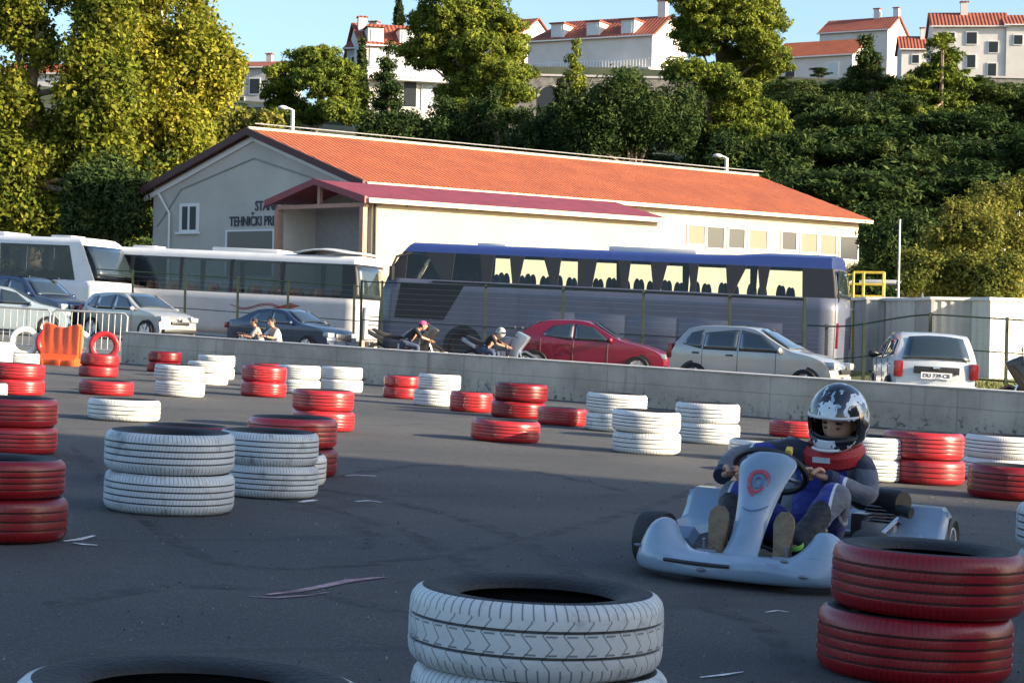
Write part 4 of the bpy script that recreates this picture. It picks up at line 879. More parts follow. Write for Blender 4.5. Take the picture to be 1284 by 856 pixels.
# little chimney box seen above the canopy
# floodlight poles
def flood(px, D, ytop, label):
    p = on(px, D); o = empty('floodlight_pole', p, tilt=False); tag(o, label, 'light pole', 'floodlight poles behind the warehouse'); h = P(px, ytop, D).z-p.z
    b = MB(); b.tube([(0, 0, 0), (0, 0, h)], [.14, .10], 8); b.build('pole', M_frame, o)
    b = MB(); b.tube([(0, 0, h), (-.35, 0, h+.12)], .06, 6); b.build('arm', M_frame, o)
    b = MB(); b.ball((-.5, -.05, h+.1), (.26, .2, .12), 12, 8); b.build('lamp_head', M_trimw, o)
flood(361, 97, 138, 'white floodlight pole above the left end of the orange roof'); flood(906, 104, 198, 'white floodlight pole near the right end of the orange roof')
for px, D, y0, wd, lb in ((1125, 58, 276, .028, 'thin grey pole right of the warehouse corner'), (1255, 70, 232, .07, 'pale post sticking out of the bushes, taller one'), (1274, 70, 262, .07, 'pale post in the bushes at the right edge, shorter one')):
    p = on(px, D); o = empty('pole', p, tilt=False); h = P(px, y0, D).z-p.z; b = MB(); b.tube([(0, 0, 0), (0, 0, h)], [wd*1.4, wd], 8); b.build('shaft', M_frame if wd > .06 else M_galv, o); b = MB(); b.ball((0, 0, h), wd*1.3, 8, 6); b.build('cap', M_galv, o); tag(o, lb, 'pole')

# ------------------------------------------------------------------ ribbed sheds, rail platform
def shed(label, pa, pc, D, ytop, ybot, dep, m, yaw=0):
    a = P(pa, ybot, D); c = P(pc, ybot, D); L = c.x-a.x; zt = P((pa+pc)/2, ytop, D).z; zb = gz((a.x+c.x)/2, D)-.15
    o = empty('ribbed_shed', Vector((a.x, D, zb)), yaw, tilt=False); tag(o, label, 'shed', 'ribbed metal sheds at the right'); H = zt-zb
    n = int(L/.12); b = MB(); pts = []
    for i in range(n+1):
        x = L*i/n; pts += [(x-.02, 0 if i % 2 else -.035), (x+.02, 0 if i % 2 else -.035)]
    b.grid(lambda q, w: (min(L, max(0, pts[q][0])), pts[q][1], H*w), len(pts), 2); b.build('front_wall', m, o, smooth=0)
    nd = int(dep/.12); pd = []
    for i in range(nd+1):
        y = dep*i/nd; pd += [(y-.02, .035*(i % 2)), (y+.02, .035*(i % 2))]
    for sx in (0, 1):
        b = MB(); b.grid(lambda q, w: (L+pd[q][1] if sx else -pd[q][1], max(0, pd[q][0]), H*w), len(pd), 2); b.build('end_wall', m, o, smooth=0)
    b = MB(); b.box((L/2, dep/2, H+.03), (L+.16, dep+.16, .09)); b.build('roof', M_trimw, o, bevel=.01)
    b = MB(); b.box((L/2, -.03, .1), (L+.1, .1, .16)); b.build('base_rail', M_blk, o)
    for x in (0, L): b = MB(); b.box((x, -.04, H/2), (.09, .09, H)); b.build('corner_post', m, o)
M_rib = mat('ribbed_shaded', (.40, .38, .36), .6, var=.12, scale=1.5); M_ribl = mat('ribbed_sunlit', (.62, .60, .54), .6, var=.06, scale=1.5)  # one ribbed metal in two tones, shaded grey and sunlit cream
shed('left ribbed metal shed coloured as shaded, next to the yellow railing', 1086, 1163, 55.5, 376, 462, 4, M_rib, R(3)); shed('middle ribbed metal shed coloured as shaded, behind the white hatchback', 1167, 1238, 52.5, 376, 466, 4, M_rib, R(2))
shed('ribbed metal shed coloured as sunlit at the right edge', 1239, 1330, 52, 377, 466, 4, M_ribl, R(32))
M_yel = mat('yellow_rail_paint', (.62, .45, .05), .5, var=.1)
o = empty('railed_platform', on(1088, 57), R(-8), tilt=False); tag(o, 'yellow railed platform standing behind the coach', 'platform'); zz0 = o.location.z
za_, zb_ = P(1088, 341, 57).z-zz0, P(1088, 386, 57).z-zz0
for x in (-.45, -.15, .45):
    for y in (0, .8): b = MB(); b.tube([(x, y, 0), (x, y, za_)], .03, 6); b.build('post', M_yel, o)
for z in lin(zb_, za_, 4):
    for y in (0, .8): b = MB(); b.tube([(-.45, y, z), (.45, y, z)], .025, 6); b.build('rail', M_yel, o)
b = MB(); b.box((0, .4, zb_-.05), (1.0, .9, .06)); b.build('deck', M_galv, o)
o = empty('flat_awning', on(1118, 66), R(-6), tilt=False); tag(o, 'thin white flat awning on posts beside the yellow platform', 'awning'); h = P(1118, 354, 66).z-o.location.z
b = MB(); b.box((0, 0, h), (2.2, 1.5, .12)); b.build('roof_panel', M_trimw, o, bevel=.02)
for x in (-1, 1): b = MB(); b.tube([(x, 0, 0), (x, 0, h)], .05, 6); b.build('post', M_galv, o)

# ------------------------------------------------------------------ hill houses
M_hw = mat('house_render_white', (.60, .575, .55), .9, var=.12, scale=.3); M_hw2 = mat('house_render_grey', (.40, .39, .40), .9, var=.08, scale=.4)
M_stone = mat('rough_stone', (.08, .08, .078), .95, col2=(.24, .23, .21), scale=1.6, bump=.8, bscale=3)
M_shut = mat('pale_shutter', (.50, .56, .60), .6)
def house(label, px, D, yaw, Wd, dep, ybase, yeave, yridge, roofm, wallm, wins=(), hip=0.0, dorm=(), chim=(), name='house', side_wins=(), balcony=None, over=.3):
    """px: column of the front-right (nearest) corner; front wall runs to the left along local -x"""
    base = P(px, ybase, D); z0 = base.z-3; o = bpy.data.objects.new(name, None); C.objects.link(o); o.location = (base.x, base.y, z0); o.rotation_euler = (0, 0, yaw)
    tag(o, label, 'house', 'houses on the hill'); hE = P(px, yeave, D).z-z0; hR = P(px, yridge, D).z-z0
    b = MB(); b.add([(0, 0, 0), (-Wd, 0, 0), (-Wd, 0, hE), (0, 0, hE), (0, dep, 0), (-Wd, dep, 0), (-Wd, dep, hE), (0, dep, hE)], [(0, 1, 2, 3), (4, 5, 6, 7), (1, 5, 6, 2)])
    b.add([(0, 0, 0), (0, dep, 0), (0, dep, hE), (0, dep/2, hR-.12), (0, 0, hE)], [(0, 1, 2, 3, 4)])
    if not hip: b.add([(-Wd, 0, hE), (-Wd, dep, hE), (-Wd, dep/2, hR-.12)], [(0, 1, 2)])
    b.build('wall', wallm, o, smooth=0)
    sl = math.atan2(hR-hE, dep/2); Ls = math.hypot(hR-hE, dep/2)+over
    for sgn in (0, 1):
        b = MB(); hp = hip
        b.add([(-Wd-over, -over, 0), (over, -over, 0), (over, Ls-over, 0), (-Wd-over+hp, Ls-over, 0), (-Wd-over, -over, .14), (over, -over, .14), (over, Ls-over, .14), (-Wd-over+hp, Ls-over, .14)],
              [(0, 3, 2, 1), (4, 5, 6, 7), (0, 1, 5, 4), (1, 2, 6, 5), (2, 3, 7, 6), (3, 0, 4, 7)])
        ro = b.build('roof', roofm, o, smooth=0)
        ro.matrix_local = (Matrix.Translation((0, 0, hE)) @ Matrix.Rotation(sl, 4, 'X')) if not sgn else (Matrix.Translation((-Wd, dep, hE)) @ Matrix.Rotation(math.pi, 4, 'Z') @ Matrix.Rotation(sl, 4, 'X') if not hip else Matrix.Translation((0, dep, hE)) @ Matrix.Rotation(-sl, 4, 'X') @ Matrix.Diagonal((1, -1, 1, 1)))
    if hip: b = MB(); b.add([(-Wd-over, -over, hE-.03), (-Wd-over, dep+over, hE-.03), (-Wd-over+hip, dep/2, hR)], [(0, 1, 2)]); b.build('roof_hip', roofm, o, smooth=0, solid=.05)
    b = MB(); b.box((-Wd/2, -over-.05, hE-.05), (Wd+2*over, .14, .14)); b.build('gutter', M_frame, o)
    def window(x, z, w, h, side=0, shut=False):
        b = MB(); y = -.05
        if side: b.box((.04, x, z), (.10, w+.2, h+.2))
        else: b.box((x, y+.01, z), (w+.2, .10, h+.2))
        f = b.build('window', M_frame, o, smooth=0); b = MB()
        if side: b.box((.07, x, z), (.08, w, h))
        else: b.box((x, y-.02, z), (w, .08, h))
        b.build('pane', M_shut if shut else M_win, f, smooth=0)
    for q in wins: window(*q)
    for (y, z, w, h) in side_wins: window(y, z, w, h, 1)
    for x, w in dorm:
        zf = hE+.15; h = (hR-hE)*.62; yy = .35
        b = MB(); b.hexa([(x-w/2, yy, zf-.3), (x+w/2, yy, zf-.3), (x+w/2, yy+dep*.42, zf-.3), (x-w/2, yy+dep*.42, zf-.3)], [(x-w/2, yy, zf+h), (x+w/2, yy, zf+h), (x+w/2, yy+dep*.42, zf+h), (x-w/2, yy+dep*.42, zf+h)]); d = b.build('dormer', M_hw, o, smooth=0)
        b = MB(); b.box((x, yy+dep*.2, zf+h+.08), (w+.3, dep*.42+.3, .14)); b.build('dormer_roof', roofm, d, smooth=0)
        b = MB(); b.box((x, yy-.02, zf+h*.5), (w*.66, .08, h*.7)); b.build('dormer_window', M_shut, d, smooth=0)
    for x, y, w, h in chim:
        b = MB(); b.box((x, y, hR+h/2-.8), (w, w, h+1.6)); cc = b.build('chimney', wallm, o, smooth=0); b = MB(); b.box((x, y, hR+h+.06), (w+.2, w+.2, .12)); b.build('chimney_cap', M_tile2, cc, smooth=0)
    if balcony:
        x0, x1, z, d = balcony
        b = MB(); b.box(((x0+x1)/2, -d/2, z), (x1-x0, d, .18)); bo = b.build('balcony', M_hw, o, smooth=0)
        b = MB(); b.box(((x0+x1)/2, -d+.04, z+1.0), (x1-x0, .05, .07))
        for i in range(int((x1-x0)/.35)): b.box((x0+.1+i*.35, -d+.04, z+.5), (.06, .04, 1.0))
        b.build('balustrade', M_frame, bo, smooth=0)
    return o
# long dormered house (right corner at column 817)
house('long house with three white dormers and a bright gable above the stone arches', 817, 200, R(-27), 14.5, 9.5, 90, 44, 12, M_tile2, M_hw, [], hip=2.5, dorm=[(-3.0, 1.5), (-7.0, 1.5), (-11.2, 1.5)], chim=[(-.8, 4.7, .9, 1.6)], balcony=(-14.5, 0, 3.3, .8))
house('house with balcony and dormers half hidden by the big pine', 560, 182, R(14), 8.3, 9, 147, 62, 28, M_tile2, M_hw, [(-6.8, 8.2, 1.2, 1.6, 0, True), (-5.2, 8.0, 1.1, 2.2, 0, True), (-3.4, 8.2, 1.0, 2.2, 0, True), (-2, 8.2, 1.2, 2.2, 0, True), (-5.4, 5.0, 1.4, 2.4, 0, True), (-3.6, 5, 1.2, 2.4), (-1.8, 4.9, 1.2, 2.4, 0, True)], dorm=[(-6.9, 1.5), (-3.9, 1.4)], chim=[(-7.8, 3, .8, .4)], balcony=(-8.2, .5, 6.2, 1.2))
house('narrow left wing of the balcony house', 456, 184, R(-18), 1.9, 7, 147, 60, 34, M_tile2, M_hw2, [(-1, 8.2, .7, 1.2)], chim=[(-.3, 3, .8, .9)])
house('roof and white gable peeping out between the big pine and the dormered house', 650, 225, R(-32), 9, 8, 95, 42, 18, M_tile2, M_hw, [(-2, 6, 1, 1.3)])
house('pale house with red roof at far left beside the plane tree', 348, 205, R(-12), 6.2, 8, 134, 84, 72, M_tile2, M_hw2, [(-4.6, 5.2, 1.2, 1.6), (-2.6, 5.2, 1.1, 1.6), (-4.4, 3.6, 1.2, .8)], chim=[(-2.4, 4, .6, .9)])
house('red roof seen through the gaps of the plane tree', 95, 215, R(-10), 9, 8, 140, 92, 75, M_tile, M_hw, [(-2, 5, 1, 1.3)])
house('low house with fresh orange roof and bright gable on the right of the hill', 1068, 215, R(-30), 9.5, 8.5, 104, 68, 43, M_tile, M_hw, [(-7.4, 4.6, 1.1, 1.2), (-2.2, 4.6, 1.2, 1.5, 0, True)], side_wins=[(4, 5.0, 1, 1.2)])
house('upper white house with two chimneys behind the orange roofed one', 1112, 245, R(-30), 9.2, 8, 90, 37, 16, M_tile2, M_hw, [(-3, 6.5, 1, 1.0)], chim=[(-2.8, 4, .8, 1.2), (-.3, 4.2, .7, 1.2)])
house('small lean house with dull red roof between the two right hand houses', 1163, 235, R(-5), 3.2, 5, 100, 62, 43, M_tile2, M_hw, [(-1.5, 5.5, .8, 1)], chim=[(-.5, 2, .5, 1.0)])
house('tall white house with dark windows at the top right corner', 1262, 215, R(-8), 8.2, 8, 95, 33, 10, M_tile2, M_hw, [(-6.3, 7.2, 1.0, 1.2), (-3.9, 7.2, 1.1, 1.3), (-3.9, 4.6, .9, 1.4), (-1.5, 6.2, 1.0, 1.2), (-1.6, 3.6, .9, 1.5)], chim=[(-4.5, 3.5, .8, 1.2)])
house('right wing of the tall white house cut by the edge', 1330, 214, R(-8), 6, 7, 95, 31, 14, M_tile2, M_hw, [(-4.7, 7.0, .9, 1.0)])
def stonewall(label, pa, pc, D, yt, yb_, arch=()):
    a, c = P(pa, yb_, D), P(pc, yb_, D); L = c.x-a.x; H = P((pa+pc)/2, yt, D).z-a.z; o = empty('stone_wall', Vector((a.x, D, a.z-2)), 0, tilt=False); tag(o, label, 'stone wall')
    b = MB(); b.box((L/2, .5, (H+2)/2), (L, 1, H+2)); b.build('masonry', M_stone, o, smooth=0)
    b = MB(); b.box((L/2, .45, H+2.08), (L, 1.2, .2)); b.build('coping', M_hw2, o)
    for px, yy, w in arch:
        x = XD(px, D)-a.x; z = P(px, yy, D).z-a.z+2; n = 10
        b = MB(); b.prism([(x-w/2, 0), (x+w/2, 0)]+[(x+w/2*math.cos(t), z+w/2*math.sin(t)) for t in lin(0, math.pi, n)], -.06, -.02); b.build('arch_recess', M_win, o, smooth=0)
        b = MB(); b.tube([(x+w/2*math.cos(t)*1.08, -.06, z+w/2*math.sin(t)*1.08) for t in lin(0, math.pi, n)], .14, 6); b.build('arch_ring', M_stone, o)
stonewall('high stone terrace wall with dark arches below the dormered house', 636, 880, 190, 97, 200, [(682, 122, 2.2), (742, 122, 2.2)])
stonewall('pale stone wall under the tall white house at right', 1212, 1310, 205, 98, 128)
stonewall('dark stone wall left of the umbrella pine', 262, 345, 190, 134, 160)
# ------------------------------------------------------------------ trees
def leafmat(name, c1, c2, c3, tr=.3):
    m = bpy.data.materials.new(name); q = NB(m); n, l = q.n, q.l; ob = q.obj()
    g = n.new('ShaderNodeNewGeometry'); oi = n.new('ShaderNodeObjectInfo')
    no = q.noise(ob, .45, 3, .6); rp = n.new('ShaderNodeValToRGB'); rp.color_ramp.elements[0].color = (*c1, 1); rp.color_ramp.elements[1].color = (*c3, 1)
    e = rp.color_ramp.elements.new(.5); e.color = (*c2, 1); rp.color_ramp.elements[0].position = .1; rp.color_ramp.elements[-1].position = .9
    f = q.v('ADD', q.v('MULTIPLY', g.outputs['Random Per Island'], .55), q.v('ADD', q.v('MULTIPLY', q.v('SUBTRACT', no, .5), 1.4), q.v('ADD', .1, q.v('MULTIPLY', oi.outputs['Random'], .25))))
    l.new(f, rp.inputs[0]); d = n.new('ShaderNodeBsdfDiffuse'); t = n.new('ShaderNodeBsdfTranslucent'); mx = n.new('ShaderNodeMixShader'); mx.inputs[0].default_value = tr
    l.new(rp.outputs[0], d.inputs[0]); l.new(rp.outputs[0], t.inputs[0]); l.new(d.outputs[0], mx.inputs[1]); l.new(t.outputs[0], mx.inputs[2]); l.new(mx.outputs[0], n['Material Output'].inputs[0]); return m
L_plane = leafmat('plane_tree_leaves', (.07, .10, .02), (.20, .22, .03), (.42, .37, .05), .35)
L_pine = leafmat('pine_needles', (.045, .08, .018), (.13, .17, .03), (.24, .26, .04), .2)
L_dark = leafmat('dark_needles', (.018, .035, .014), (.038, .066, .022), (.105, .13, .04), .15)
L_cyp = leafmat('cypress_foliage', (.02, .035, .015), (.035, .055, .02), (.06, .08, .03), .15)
L_bush = leafmat('shrub_leaves', (.06, .08, .02), (.17, .18, .04), (.32, .28, .07), .3)
M_bark = mat('bark', (.12, .08, .055), .95, col2=(.28, .21, .15), scale=3, bump=.6); M_barkp = mat('pale_bark', (.30, .25, .19), .95, col2=(.42, .38, .30), scale=2, bump=.4)
def foliage(blobs, n, size, seed=0, clump=.35, flat=1.0, per=26, asp=.62, rag=.06):
    """leaf faces in small clumps spread through the blobs; blobs (x,y,z,rx,ry,rz)"""
    r = np.random.default_rng(seed); B = np.array(blobs, float); vol = (B[:, 3]*B[:, 4]*B[:, 5])**(2/3); pr = vol/vol.sum()
    nc = max(1, n//per); bi = r.choice(len(B), nc, p=pr)
    d = r.normal(size=(nc, 3)); d /= np.linalg.norm(d, axis=1)[:, None]; rad = r.uniform(.45, 1.0, nc)**.6*(1+r.normal(0, rag, nc))
    cc = B[bi, :3]+d*rad[:, None]*B[bi, 3:6]; cr = clump*r.uniform(.6, 1.35, nc)
    ci = np.repeat(np.arange(nc), per); m = len(ci); e = r.normal(size=(m, 3)); e /= np.linalg.norm(e, axis=1)[:, None]
    p = cc[ci]+e*(r.uniform(.3, 1.0, m)**.5*cr[ci])[:, None]*np.array([1, 1, flat])
    nrm = e*.9+r.normal(size=(m, 3))*.6+np.array([0, 0, .35]); nrm /= np.linalg.norm(nrm, axis=1)[:, None]
    t = np.cross(nrm, r.normal(size=(m, 3))); t /= np.linalg.norm(t, axis=1)[:, None]+1e-9; b_ = np.cross(nrm, t)
    s = size*r.uniform(.6, 1.35, m)[:, None]; t = t*s; b_ = b_*s*asp
    V = np.empty((m, 4, 3)); V[:, 0] = p-t; V[:, 1] = p-b_*.9+t*.1; V[:, 2] = p+t; V[:, 3] = p+b_+t*.1
    return V.reshape(-1, 3)
def quads_obj(name, V, m, parent=None):
    me = bpy.data.meshes.new(name); nv = len(V); nf = nv//4
    me.vertices.add(nv); me.vertices.foreach_set('co', V.astype(np.float32).ravel()); me.loops.add(nv); me.loops.foreach_set('vertex_index', np.arange(nv, dtype=np.int32))
    me.polygons.add(nf); me.polygons.foreach_set('loop_start', np.arange(0, nv, 4, dtype=np.int32)); me.polygons.foreach_set('loop_total', np.full(nf, 4, np.int32)); me.update(calc_edges=True)
    me.materials.append(m); o = bpy.data.objects.new(name, me); C.objects.link(o)
    if parent: o.parent = parent
    return o
def limbs(o, base_pts, r0, r1, blobs, bark, k=8, seed=1):
    rr = random.Random(seed); b = MB(); n = len(base_pts); b.tube(base_pts, [r0+(r1-r0)*i/(n-1) for i in range(n)], 9)
    pts = [Vector(p) for p in base_pts]
    for bl in rr.sample(list(blobs), min(k, len(blobs))):
        c = Vector(bl[:3]); i = rr.randint(n//2, n-1); s = pts[i]
        if c.z < s.z-1 and n > 2: s = pts[max(1, n//3)]
        mid = (s+c)/2+Vector((rr.uniform(-.4, .4), rr.uniform(-.4, .4), rr.uniform(-.1, .6))); b.tube([s, mid, c], [r1*.75, r1*.5, r1*.2], 6)
    return b.build('trunk', bark, o, smooth=60)
def tree_px(name, label, cat, D, base_px, blobs_px, n, size, lm, bark, clump=.5, flat=1.0, depth=None, trunk=None, r0=.35, r1=.18, group=None, seed=1, k=8, flatb=1.0, per=26):
    """blobs given by photo column, row and radius, set at depth D with their own spread in depth"""
    s = F/D; base = on(base_px, D); o = empty(name, base, tilt=False); tag(o, label, cat, group); rr = random.Random(seed); bl = []
    rmax = max(b[2] for b in blobs_px)/s
    for q in blobs_px:
        px, py, r = q[:3]; rz = q[3] if len(q) > 3 else r*flatb; dy = q[4] if len(q) > 4 else rr.uniform(-1, 1)*(depth if depth is not None else rmax*.8)
        p = P(px, py, D+dy)-base; bl.append((p.x, p.y, p.z, r/s, r/s, rz/s))
    quads_obj('crown', foliage(bl, n, size, seed, clump, flat, 70 if lm is L_pine else per, .36 if lm is L_pine or lm is L_dark else .62, .17 if lm is L_pine else .11), lm, o)
    tp = [Vector((0, 0, -.5))]+[P(x, y, D)-base for x, y in (trunk or [])]
    if not trunk: top = max(bl, key=lambda q: q[2]); tp += [Vector((0, 0, top[2]*.5)), Vector((top[0]*.5, top[1]*.5, top[2]*.85))]
    limbs(o, tp, r0, r1, bl, bark, k, seed); return o
def rb(x0, x1, y0, y1, r0, r1, n, seed, ok=None):
    rr = random.Random(seed); out = []; t = 0
    while len(out) < n and t < 5000:
        t += 1; x, y = rr.uniform(x0, x1), rr.uniform(y0, y1)
        if ok is None or ok(x, y): out.append((x, y, rr.uniform(r0, r1)))
    return out
pl_ok = lambda x, y: (y > 20+max(0, x-245)*.9 or x < 240) and (y < 300-max(0, x-170)*1.0) and not (225 < x and y > 235) and not (72 < x < 100 and 5 < y < 40) and (x < 276-max(0, y-120)*.30)
tree_px('plane_tree', 'big plane tree with yellowing leaves left of the warehouse, its crown filling the top left', 'tree', 102, 205,
        [q for q in rb(150, 300, -30, 225, 17, 34, 50, 3, pl_ok)]+[(270, 82, 22), (258, 50, 22), (252, 120, 24), (240, 165, 24), (215, 200, 22), (190, 215, 24), (245, 15, 20), (225, -10, 25)],
        76000, .135, L_plane, M_barkp, clump=.62, trunk=[(205, 250), (212, 160), (222, 90)], r0=.5, r1=.25, seed=3)
tree_px('plane_tree', 'plane tree with bright yellow foliage cut by the left edge', 'tree', 96, 40,
        [q for q in rb(-60, 150, -40, 270, 17, 36, 64, 5, pl_ok)]+[(15, 285, 22), (45, 262, 20), (5, 250, 24), (110, 230, 22), (130, 200, 22), (20, 25, 30), (120, 20, 26)],
        96000, .135, L_plane, M_bark, clump=.62, trunk=[(42, 230), (36, 120), (50, 40)], r0=.5, r1=.25, seed=5)
tree_px('evergreen_oak', 'dark round evergreen tree between the coach roof and the plane trees', 'tree', 88, 140,
        rb(92, 185, 222, 300, 15, 26, 20, 7)+[(140, 215, 20), (118, 235, 20), (165, 235, 20)], 26000, .15, L_dark, M_bark, clump=.5, seed=7)
tree_px('evergreen_shrub', 'pale green undergrowth tree behind the left slope of the warehouse roof', 'tree', 112, 300,
        rb(255, 335, 148, 185, 9, 16, 14, 8), 12000, .15, L_bush, M_bark, clump=.5, seed=8)
tree_px('umbrella_pine', 'broad umbrella pine with a slanting pale trunk above the orange roof', 'tree', 150, 392,
        [(390, 75, 30, 13), (360, 95, 28, 14), (425, 90, 28, 14), (348, 120, 22, 14), (400, 105, 32, 14), (440, 118, 24, 14), (365, 135, 26, 13), (420, 138, 30, 13), (385, 150, 22, 10), (445, 145, 20, 12), (350, 148, 18, 10), (405, 68, 20, 9)],
        46000, .18, L_pine, M_barkp, clump=.55, flat=.6, trunk=[(395, 162), (403, 140), (400, 110)], r0=.3, r1=.2, seed=9, depth=2.5)
tree_px('slim_conifer', 'slim dark conifer with open branches in front of the balcony house', 'tree', 160, 486,
        [(488, 62, 6, 9), (487, 80, 11, 7), (484, 97, 14, 7), (488, 113, 18, 7), (484, 130, 20, 8), (490, 146, 22, 9), (480, 160, 24, 9)], 9000, .17, L_dark, M_bark, clump=.5, flat=.6, trunk=[(486, 120), (488, 60)], r0=.2, r1=.08, seed=10)
big = [(560, 5, 34), (600, 0, 32), (535, 30, 26, 16), (585, 30, 34, 20), (625, 30, 30, 18), (545, 55, 30, 15), (600, 60, 34, 18), (640, 58, 26, 16), (528, 72, 24, 13), (575, 82, 28, 16), (625, 88, 32, 16), (595, 108, 26, 14), (640, 112, 26, 13), (565, 118, 22, 12), (655, 92, 16, 10), (575, 138, 24, 10), (622, 130, 18, 9), (650, 120, 16, 8), (515, 62, 14, 9)]
tree_px('aleppo_pine', 'tall bushy pine with sunlit yellow green tufts in front of the balcony house', 'tree', 150, 598, big, 80000, .18, L_pine, M_bark, clump=.58, flat=.6, trunk=[(600, 130), (606, 90), (595, 40)], r0=.35, r1=.2, seed=11, depth=3, k=14)
tree_px('dark_shrub_tree', 'dark dense evergreen under the tall bushy pine', 'tree', 142, 575, rb(548, 606, 140, 185, 12, 20, 12, 12), 14000, .17, L_dark, M_bark, clump=.6, seed=12)
tree_px('dark_conifer', 'dark pointed conifer right of the dense evergreen under the big pine', 'tree', 140, 620, [(618, 122, 6, 10), (618, 140, 10, 10), (617, 158, 14, 11), (618, 176, 17, 12)], 8000, .16, L_dark, M_bark, clump=.45, seed=13)
tree_px('low_evergreen', 'dark low evergreen beside the slim conifer above the roof ridge', 'tree', 140, 510, rb(455, 545, 150, 186, 10, 17, 14, 14), 15000, .17, L_dark, M_bark, clump=.55, seed=14)
def cypress(px, D, y0, y1, w, label, lm=L_cyp, seed=1, n=7000):
    k = 9; bl = []
    for i in range(k):
        t = i/(k-1); bl.append((px, y0+(y1-y0)*t, max(1.5, w*math.sin(math.pi*(.12+.62*t))), (y1-y0)/k*1.0, 0))
    return tree_px('cypress', label, 'tree', D, px, bl, n, .16, lm, M_bark, clump=.35, trunk=[(px, y1), (px, y0+(y1-y0)*.3)], r0=.15, r1=.05, seed=seed, k=2)
cypress(500, 230, 4, 45, 5, 'small cypress tip rising behind the roof of the balcony house', seed=21, n=5000)
cypress(454, 165, 60, 160, 4.5, 'dark narrow cypress against the left wall of the balcony house', seed=22)
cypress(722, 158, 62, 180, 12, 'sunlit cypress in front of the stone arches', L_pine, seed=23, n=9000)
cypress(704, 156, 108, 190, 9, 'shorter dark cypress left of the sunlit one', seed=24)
cypress(485, 190, 55, 90, 4, 'thin conifer tip against the balcony house dormers', seed=25, n=3000)
tree_px('aleppo_pine', 'tall layered pine beside the gable of the dormered house', 'tree', 165, 915,
        [(880, 0, 30), (920, 5, 34), (955, 20, 28), (870, 28, 24, 14), (905, 38, 34, 17), (950, 50, 30, 17), (878, 55, 26, 12), (930, 70, 32, 14), (965, 68, 22, 14), (860, 42, 18, 10), (945, 88, 26, 11), (975, 80, 16, 10), (912, 85, 18, 9)], 60000, .19, L_pine, M_bark, clump=.6, flat=.6, trunk=[(905, 120), (900, 80), (915, 40)], r0=.35, r1=.2, seed=31, depth=3, k=12)
tree_px('aleppo_pine', 'wide pine with a bright right side above the end of the orange roof', 'tree', 138, 900,
        [(860, 88, 26, 12), (895, 95, 28, 13), (925, 115, 28, 14), (950, 140, 30, 15), (915, 140, 30, 15), (960, 162, 26, 13), (930, 170, 32, 13), (895, 165, 26, 13), (880, 120, 26, 14), (865, 140, 20, 12), (970, 150, 16, 12), (905, 185, 30, 10), (950, 185, 26, 10)], 60000, .175, L_pine, M_bark, clump=.55, flat=.6, seed=32, depth=2.5, k=12)
tree_px('evergreen_oak', 'huge dark spreading evergreen behind the middle of the orange roof', 'tree', 134, 790,
        rb(705, 865, 108, 195, 17, 28, 30, 33, lambda x, y: y > 150-.55*(x-700) or y > 125), 55000, .16, L_dark, M_bark, clump=.7, seed=33)
tree_px('low_evergreen', 'dark evergreen under the stone arches, left of the huge one', 'tree', 136, 680, rb(650, 712, 150, 192, 11, 19, 12, 34), 14000, .18, L_dark, M_bark, clump=.6, seed=34)
tree_px('low_evergreen', 'dark shrubs under the wide bright pine near the roof end', 'tree', 128, 960, rb(890, 1010, 185, 225, 12, 20, 16, 35), 20000, .18, L_dark, M_bark, clump=.6, seed=35)
tree_px('aleppo_pine', 'sunlit layered pine below the tall white house at the right', 'tree', 165, 1180,
        [(1180, 52, 14, 9), (1185, 72, 22, 9), (1175, 90, 30, 10), (1190, 106, 30, 10), (1170, 122, 34, 10), (1195, 136, 28, 9), (1160, 142, 30, 9), (1150, 105, 20, 9)], 22000, .20, L_pine, M_bark, clump=.6, flat=.5, trunk=[(1180, 130), (1182, 60)], r0=.3, r1=.12, seed=36, depth=2)
tree_px('aleppo_pine', 'thin pine rising in front of the orange roofed house gable', 'tree', 170, 1086, [(1086, 52, 8, 9), (1088, 72, 14, 9), (1085, 90, 20, 9), (1080, 108, 26, 10), (1110, 104, 18, 9)], 9000, .18, L_dark, M_bark, clump=.5, flat=.6, seed=37)
# the wooded slope: three source pines copied over it
protos = []
for i, sd_ in enumerate((41, 42, 43)):
    rr = random.Random(sd_); bl = []
    for k in range(26):
        a = rr.uniform(0, 6.28); z = rr.uniform(2.0, 8.6); rad = rr.uniform(.2, 1)*3.6*math.sin(math.pi*min(1, (z-.6)/9.4))**.6; bl.append((math.cos(a)*rad, math.sin(a)*rad, z, rr.uniform(1.1, 1.9), rr.uniform(1.1, 1.9), rr.uniform(.6, 1.1)))
    o = empty('hillside_pine', (0, 0, 0), tilt=False); quads_obj('crown', foliage(bl, 24000, .17, sd_, .62, .5, 60, .36, .16), L_dark, o); limbs(o, [Vector((0, 0, -1)), Vector((.2, 0, 3)), Vector((.1, .3, 7.5))], .28, .12, bl, M_bark, 8, sd_); protos.append(o)
rr = random.Random(77); first = [True]*3
spots = []
for row, (D, x0, x1, step, ty) in enumerate(((114, 975, 1340, 84, 255), (124, 990, 1340, 80, 205), (137, 975, 1340, 76, 160), (150, 965, 1340, 72, 128), (165, 965, 1340, 62, 108), (184, 880, 1340, 40, 104), (130, 250, 440, 46, 172), (146, 440, 660, 46, 172), (150, 640, 880, 50, 132), (175, 190, 330, 44, 148), (112, -120, 190, 75, 190), (140, -140, 250, 75, 150), (98, 1120, 1360, 60, 290), (192, 940, 1215, 19, 107), (196, 950, 1215, 19, 101), (106, -60, 200, 50, 170))):
    px = x0+(row % 2)*20
    while px < x1: spots.append((px+rr.uniform(-14, 14), D+rr.uniform(-5, 5), ty+rr.uniform(-9, 12))); px += step*rr.uniform(.85, 1.15)
